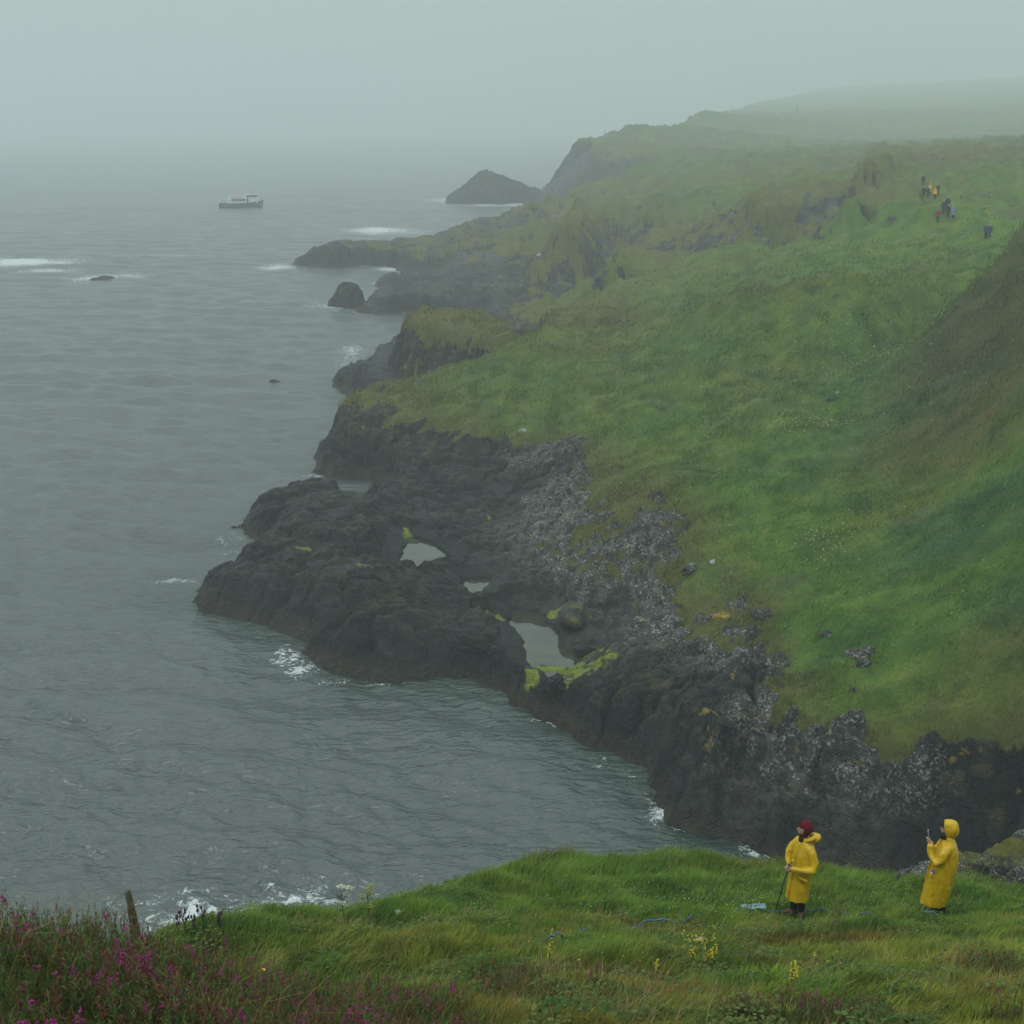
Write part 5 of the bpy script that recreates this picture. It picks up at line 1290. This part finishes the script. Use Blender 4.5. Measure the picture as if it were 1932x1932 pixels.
for u, v, lb in ((750, 1735, 'small pale stone on the left part of the near grass'), (1320, 1789, 'small pale stone in the grass below the blue hose')):
    x, y, z = on_hill(u, v); boulder((x, y, z + .10), (.05, .035, .028), lb, int(u), 0, 0, .3, 4, 'pale stones in the near grass', 'stone', PALE)
# markers and cairns on the far heights
for u, v, d, h, w, lb, nm, ct in ((1113, 268, 566, 2.2, .9, 'dark cairn on the brink of the misty headland', 'cairn', 'cairn'), (1141, 268, 574, 3.4, .5, 'pale upright marker on top of the misty headland', 'marker_post', 'post'),
        (1505, 196, 1110, 6.0, 1.0, 'dark post on the skyline of the foggy hill', 'marker_post', 'post'), (1656, 325, 300, 1.2, .18, 'short white post in front of the grey crag', 'marker_post', 'post'), (1041, 352, 520, 2.4, 1.6, 'dark boulder on the saddle under the headland', 'cairn', 'cairn')):
    p = P(u, v, d=d); i = np.argmin((tx - p[0]) ** 2 + (ty - p[1]) ** 2); zg = float(tz[i])
    bm = bmesh.new(); tube(bm, [(0, 0, -1), (0, 0, h * .35), (.1 * w, 0, h * .7), (0, 0, h)], [w * .6, w * .55, w * .4, w * .3], 8)
    me = bm_mesh(bm, nm); displace_np(me, lambda co: .12 * w * fbm(co[:, 0] / w * 2, co[:, 2] / w, 2, 5))
    tag(link(nm, me, PALE if 'pale' in lb or 'white' in lb else plain('cairn_stone', (.05, .05, .048)), None, (p[0], p[1], zg)), lb, ct)

# ------------------------------------------------------------------ weathered fence post
WOOD = M('weathered_wood', .9, .1)
o_ = WOOD.obj(); g_ = WOOD.noise(WOOD.scaled(o_, (14, 14, 1.2)), 2.5, 5, .7)
WOOD.color(WOOD.mix(WOOD.ramp(g_, .35, .7), (.050, .040, .026), (.20, .165, .11)))
WOOD.color(WOOD.mix(WOOD.ramp(WOOD.noise(o_, 9, 4), .52, .66, 0, .7), WOOD.mix(WOOD.ramp(g_, .35, .7), (.050, .040, .026), (.20, .165, .11)), (.13, .14, .05)))
WOOD.bump(g_, .9, .02)
x, y, z = P(268, 1776, d=15.2); z = max(float(ground(x, y)), z - .12)
bm = bmesh.new(); rr = random.Random(4)
rings = []
for k in range(16):
    t = k / 15; w = .048 * (1 - .30 * max(0, t - .75) / .25 - .1 * t)
    rings.append([Vector((-.11 * t + (w * (1.25 if q in (0, 3) else .9)) * math.cos(R(45 + 45 * q)) + rr.uniform(-.005, .005), w * math.sin(R(45 + 45 * q)) + rr.uniform(-.005, .005), -.35 + 1.15 * t + (rr.uniform(-.05, .03) if k == 15 else 0))) for q in range(8)])
skin_rings(bm, rings)
post = link('fence_post', bm_mesh(bm, 'post', False), WOOD.m, None, (x, y, z)); post.rotation_euler = (0, 0, bearing(x, y))
tag(post, 'old leaning mossy wooden post on the slope against the water', 'post')

# ------------------------------------------------------------------ blue hose and plastic sheet
HOSE = plain('blue_hose', (.04, .13, .22), .5, .3)
hp_ = [on_hill(u, v) for u, v in [(1032,1779),(1060,1771),(1080,1764),(1110,1762),(1160,1755),(1220,1749),(1280,1742),(1305,1736),(1330,1728),(1360,1724),(1400,1722),(1450,1722),(1520,1724),(1580,1726),(1640,1728),(1700,1730),(1760,1731),(1830,1734),(1932,1738),(2000,1742)]]
dense = []
for a, b in zip(hp_[:-1], hp_[1:]):
    for t in np.linspace(0, 1, 5)[:-1]: dense.append((a[0] + (b[0] - a[0]) * t, a[1] + (b[1] - a[1]) * t))
bm = bmesh.new(); tube(bm, [(q[0], q[1] + .02 * math.sin(i), float(ground(q[0], q[1])) + .035 + .03 * math.sin(i * .7) + .02 * math.sin(i * 2.3)) for i, q in enumerate(dense)], .013, 6)
tag(link('hose', bm_mesh(bm, 'hose'), HOSE), 'thin blue hose snaking through the near grass past both people', 'hose')
x, y, z = on_hill(1421, 1725)
bm = bmesh.new(); g = bmesh.ops.create_grid(bm, x_segments=24, y_segments=10, size=.5)
for v_ in bm.verts: v_.co = Vector((v_.co.x * .36, v_.co.y * .10, .006 * math.sin(v_.co.x * 17) + .006 * math.sin(v_.co.y * 38 + v_.co.x * 9)))
bmesh.ops.solidify(bm, geom=bm.faces[:], thickness=.003)
o = link('plastic_sheet', bm_mesh(bm, 'sheet'), plain('pale_blue_plastic', (.20, .30, .36), .5, .3), None, (x, y, z + .13)); o.rotation_euler = (.2, 0, .1)
tag(o, 'flat pale blue scrap of plastic lying by the hose', 'plastic sheet')

# ------------------------------------------------------------------ single plants on the near hillside
GREEN = plain('plant_green', (.050, .090, .022), .7); DKGREEN = plain('dark_plant_green', (.022, .042, .018), .7); YELF = plain('yellow_petals', (.62, .50, .03), .6); WHTF = plain('cream_umbel', (.50, .52, .38), .7)
YGR = plain('yellow_green_umbel', (.26, .27, .05), .7); PURP = plain('purple_thistle', (.07, .03, .055), .7); DEAD = plain('dead_stalk', (.20, .15, .06), .8)
def leaf_bm(bm, base, d, ln, w):
    d = Vector(d).normalized(); s_ = d.cross(Vector((0, 0, 1))).normalized() * w / 2; b = Vector(base)
    p = [b, b + d * ln * .35 + s_, b + d * ln * .35 - s_, b + d * ln * .7 + s_ * .7 - Vector((0, 0, ln * .08)), b + d * ln * .7 - s_ * .7 - Vector((0, 0, ln * .08)), b + d * ln - Vector((0, 0, ln * .25))]
    v_ = [bm.verts.new(q) for q in p]
    for q in ((0, 1, 2), (1, 3, 4, 2), (3, 5, 4)): bm.faces.new([v_[i] for i in q])
def plant(u, v, h, kind, label, seed, grp):
    rr = random.Random(seed)
    x, y, z = on_hill(u, v)
    nm = {'umbel': 'hogweed', 'thistle': 'thistle', 'spike': 'ragwort', 'dead': 'dock_plant', 'single': 'yellow_flower'}[kind]
    root = empty(nm, (x, y, z - .02), rr.uniform(0, 6)); tag(root, label, {'umbel': 'plant', 'thistle': 'thistle', 'spike': 'flower', 'dead': 'plant', 'single': 'flower'}[kind], grp)
    top = Vector((rr.uniform(-.06, .06), rr.uniform(-.06, .06), h))
    bm = bmesh.new(); tube(bm, [(0, 0, 0), top * .5 + Vector((rr.uniform(-.02, .02), 0, 0)), top], [.007, .006, .004], 6)
    heads = []
    nb = {'umbel': 4, 'thistle': 5, 'spike': 2, 'dead': 5, 'single': 0}[kind]
    for k in range(nb):
        t = rr.uniform(.4, .85); a = rr.uniform(0, 6.28); l_ = h * rr.uniform(.15, .32)
        b = top * t; e = b + Vector((math.cos(a) * l_ * .6, math.sin(a) * l_ * .6, l_)); tube(bm, [b, (b + e) / 2 + Vector((0, 0, -.01)), e], [.004, .0035, .003], 5); heads.append(e)
    heads.append(top)
    stem = link('stem', bm_mesh(bm, 'stem'), {'dead': DEAD, 'thistle': DKGREEN}.get(kind, GREEN), root)
    for k in range({'umbel': 5, 'thistle': 9, 'spike': 6, 'dead': 5, 'single': 3}[kind]):
        a = rr.uniform(0, 6.28); t = rr.uniform(.05, .7)
        bm = bmesh.new(); leaf_bm(bm, top * t, (math.cos(a), math.sin(a), rr.uniform(.1, .8)), h * rr.uniform(.16, .3), h * rr.uniform(.05, .11)); link('leaf', bm_mesh(bm, 'leaf', False), DKGREEN if kind == 'thistle' else GREEN, root)
    for e in heads:
        bm = bmesh.new()
        if kind == 'umbel':
            for q in range(26):
                a = rr.uniform(0, 6.28); r_ = .055 * math.sqrt(rr.random()); c_ = e + Vector((math.cos(a) * r_, math.sin(a) * r_, .035 - r_ * .3)); ellips(bm, c_, (.009, .009, .006), 1)
                tube(bm, [e, c_], .0015, 4, False)
        elif kind == 'thistle': ellips(bm, e, (.014, .014, .018), 2); ellips(bm, e + Vector((0, 0, .02)), (.010, .010, .010), 2)
        elif kind == 'spike':
            for q in range(13): ellips(bm, e + Vector((rr.gauss(0, .008), rr.gauss(0, .008), -q * .008)), (.008, .008, .006), 1)
        elif kind == 'dead':
            for q in range(16): ellips(bm, e + Vector((rr.gauss(0, .01), rr.gauss(0, .01), -q * .010)), (.008, .008, .006), 1)
        else:
            for q in range(5):
                a = q * 1.2566; ellips(bm, e + Vector((math.cos(a) * .016, math.sin(a) * .016, .004)), (.014, .011, .005), 1, Matrix.Rotation(a, 3, 'Z'))
        link('flower_head', bm_mesh(bm, 'head', False), {'umbel': WHTF if seed % 2 else YGR, 'thistle': PURP, 'spike': YELF, 'dead': DEAD, 'single': YELF}[kind], root)
U = 'tall weeds along the hillside edge'
plant(650, 1742, .55, 'umbel', 'cream headed umbel plant on the grass rim against the sea', 11, U)
plant(697, 1745, .50, 'umbel', 'yellowish umbel plant a little right of the cream one', 12, U)
plant(1583, 1772, .55, 'dead', 'dry brown dock stalk standing between the two people', 13, U)
for k, (u, v, h, lb) in enumerate([(336, 1762, .20, 'leftmost and shortest thistle on the grass rim'), (352, 1760, .28, 'bushy dark thistle second from the left'), (368, 1760, .24, 'thistle in the middle of the thistle row'), (385, 1758, .34, 'tallest dark thistle standing before the white surf'), (418, 1756, .24, 'rightmost thistle on the grass rim')]):
    plant(u, v, h, 'thistle', lb, 30 + k, 'thistles on the rim before the surf')
for k, (u, v, h, lb) in enumerate([(1303, 1822, .24, 'left yellow flower spike of the middle trio'), (1326, 1822, .17, 'short middle yellow flower spike of the trio'), (1338, 1822, .27, 'tallest yellow flower spike of the trio'), (1352, 1822, .22, 'right yellow flower spike of the middle trio'), (1040, 1828, .22, 'yellow flower spike left of the trio by itself'), (1226, 1838, .18, 'yellow flower spike low between the others'), (1492, 1868, .26, 'yellow flower spike nearest the bottom right')]):
    plant(u, v, h, 'spike', lb, 50 + k, 'yellow flower spikes in the near grass')
plant(502, 1850, .14, 'single', 'single bright yellow blossom among the heather', 70, None)
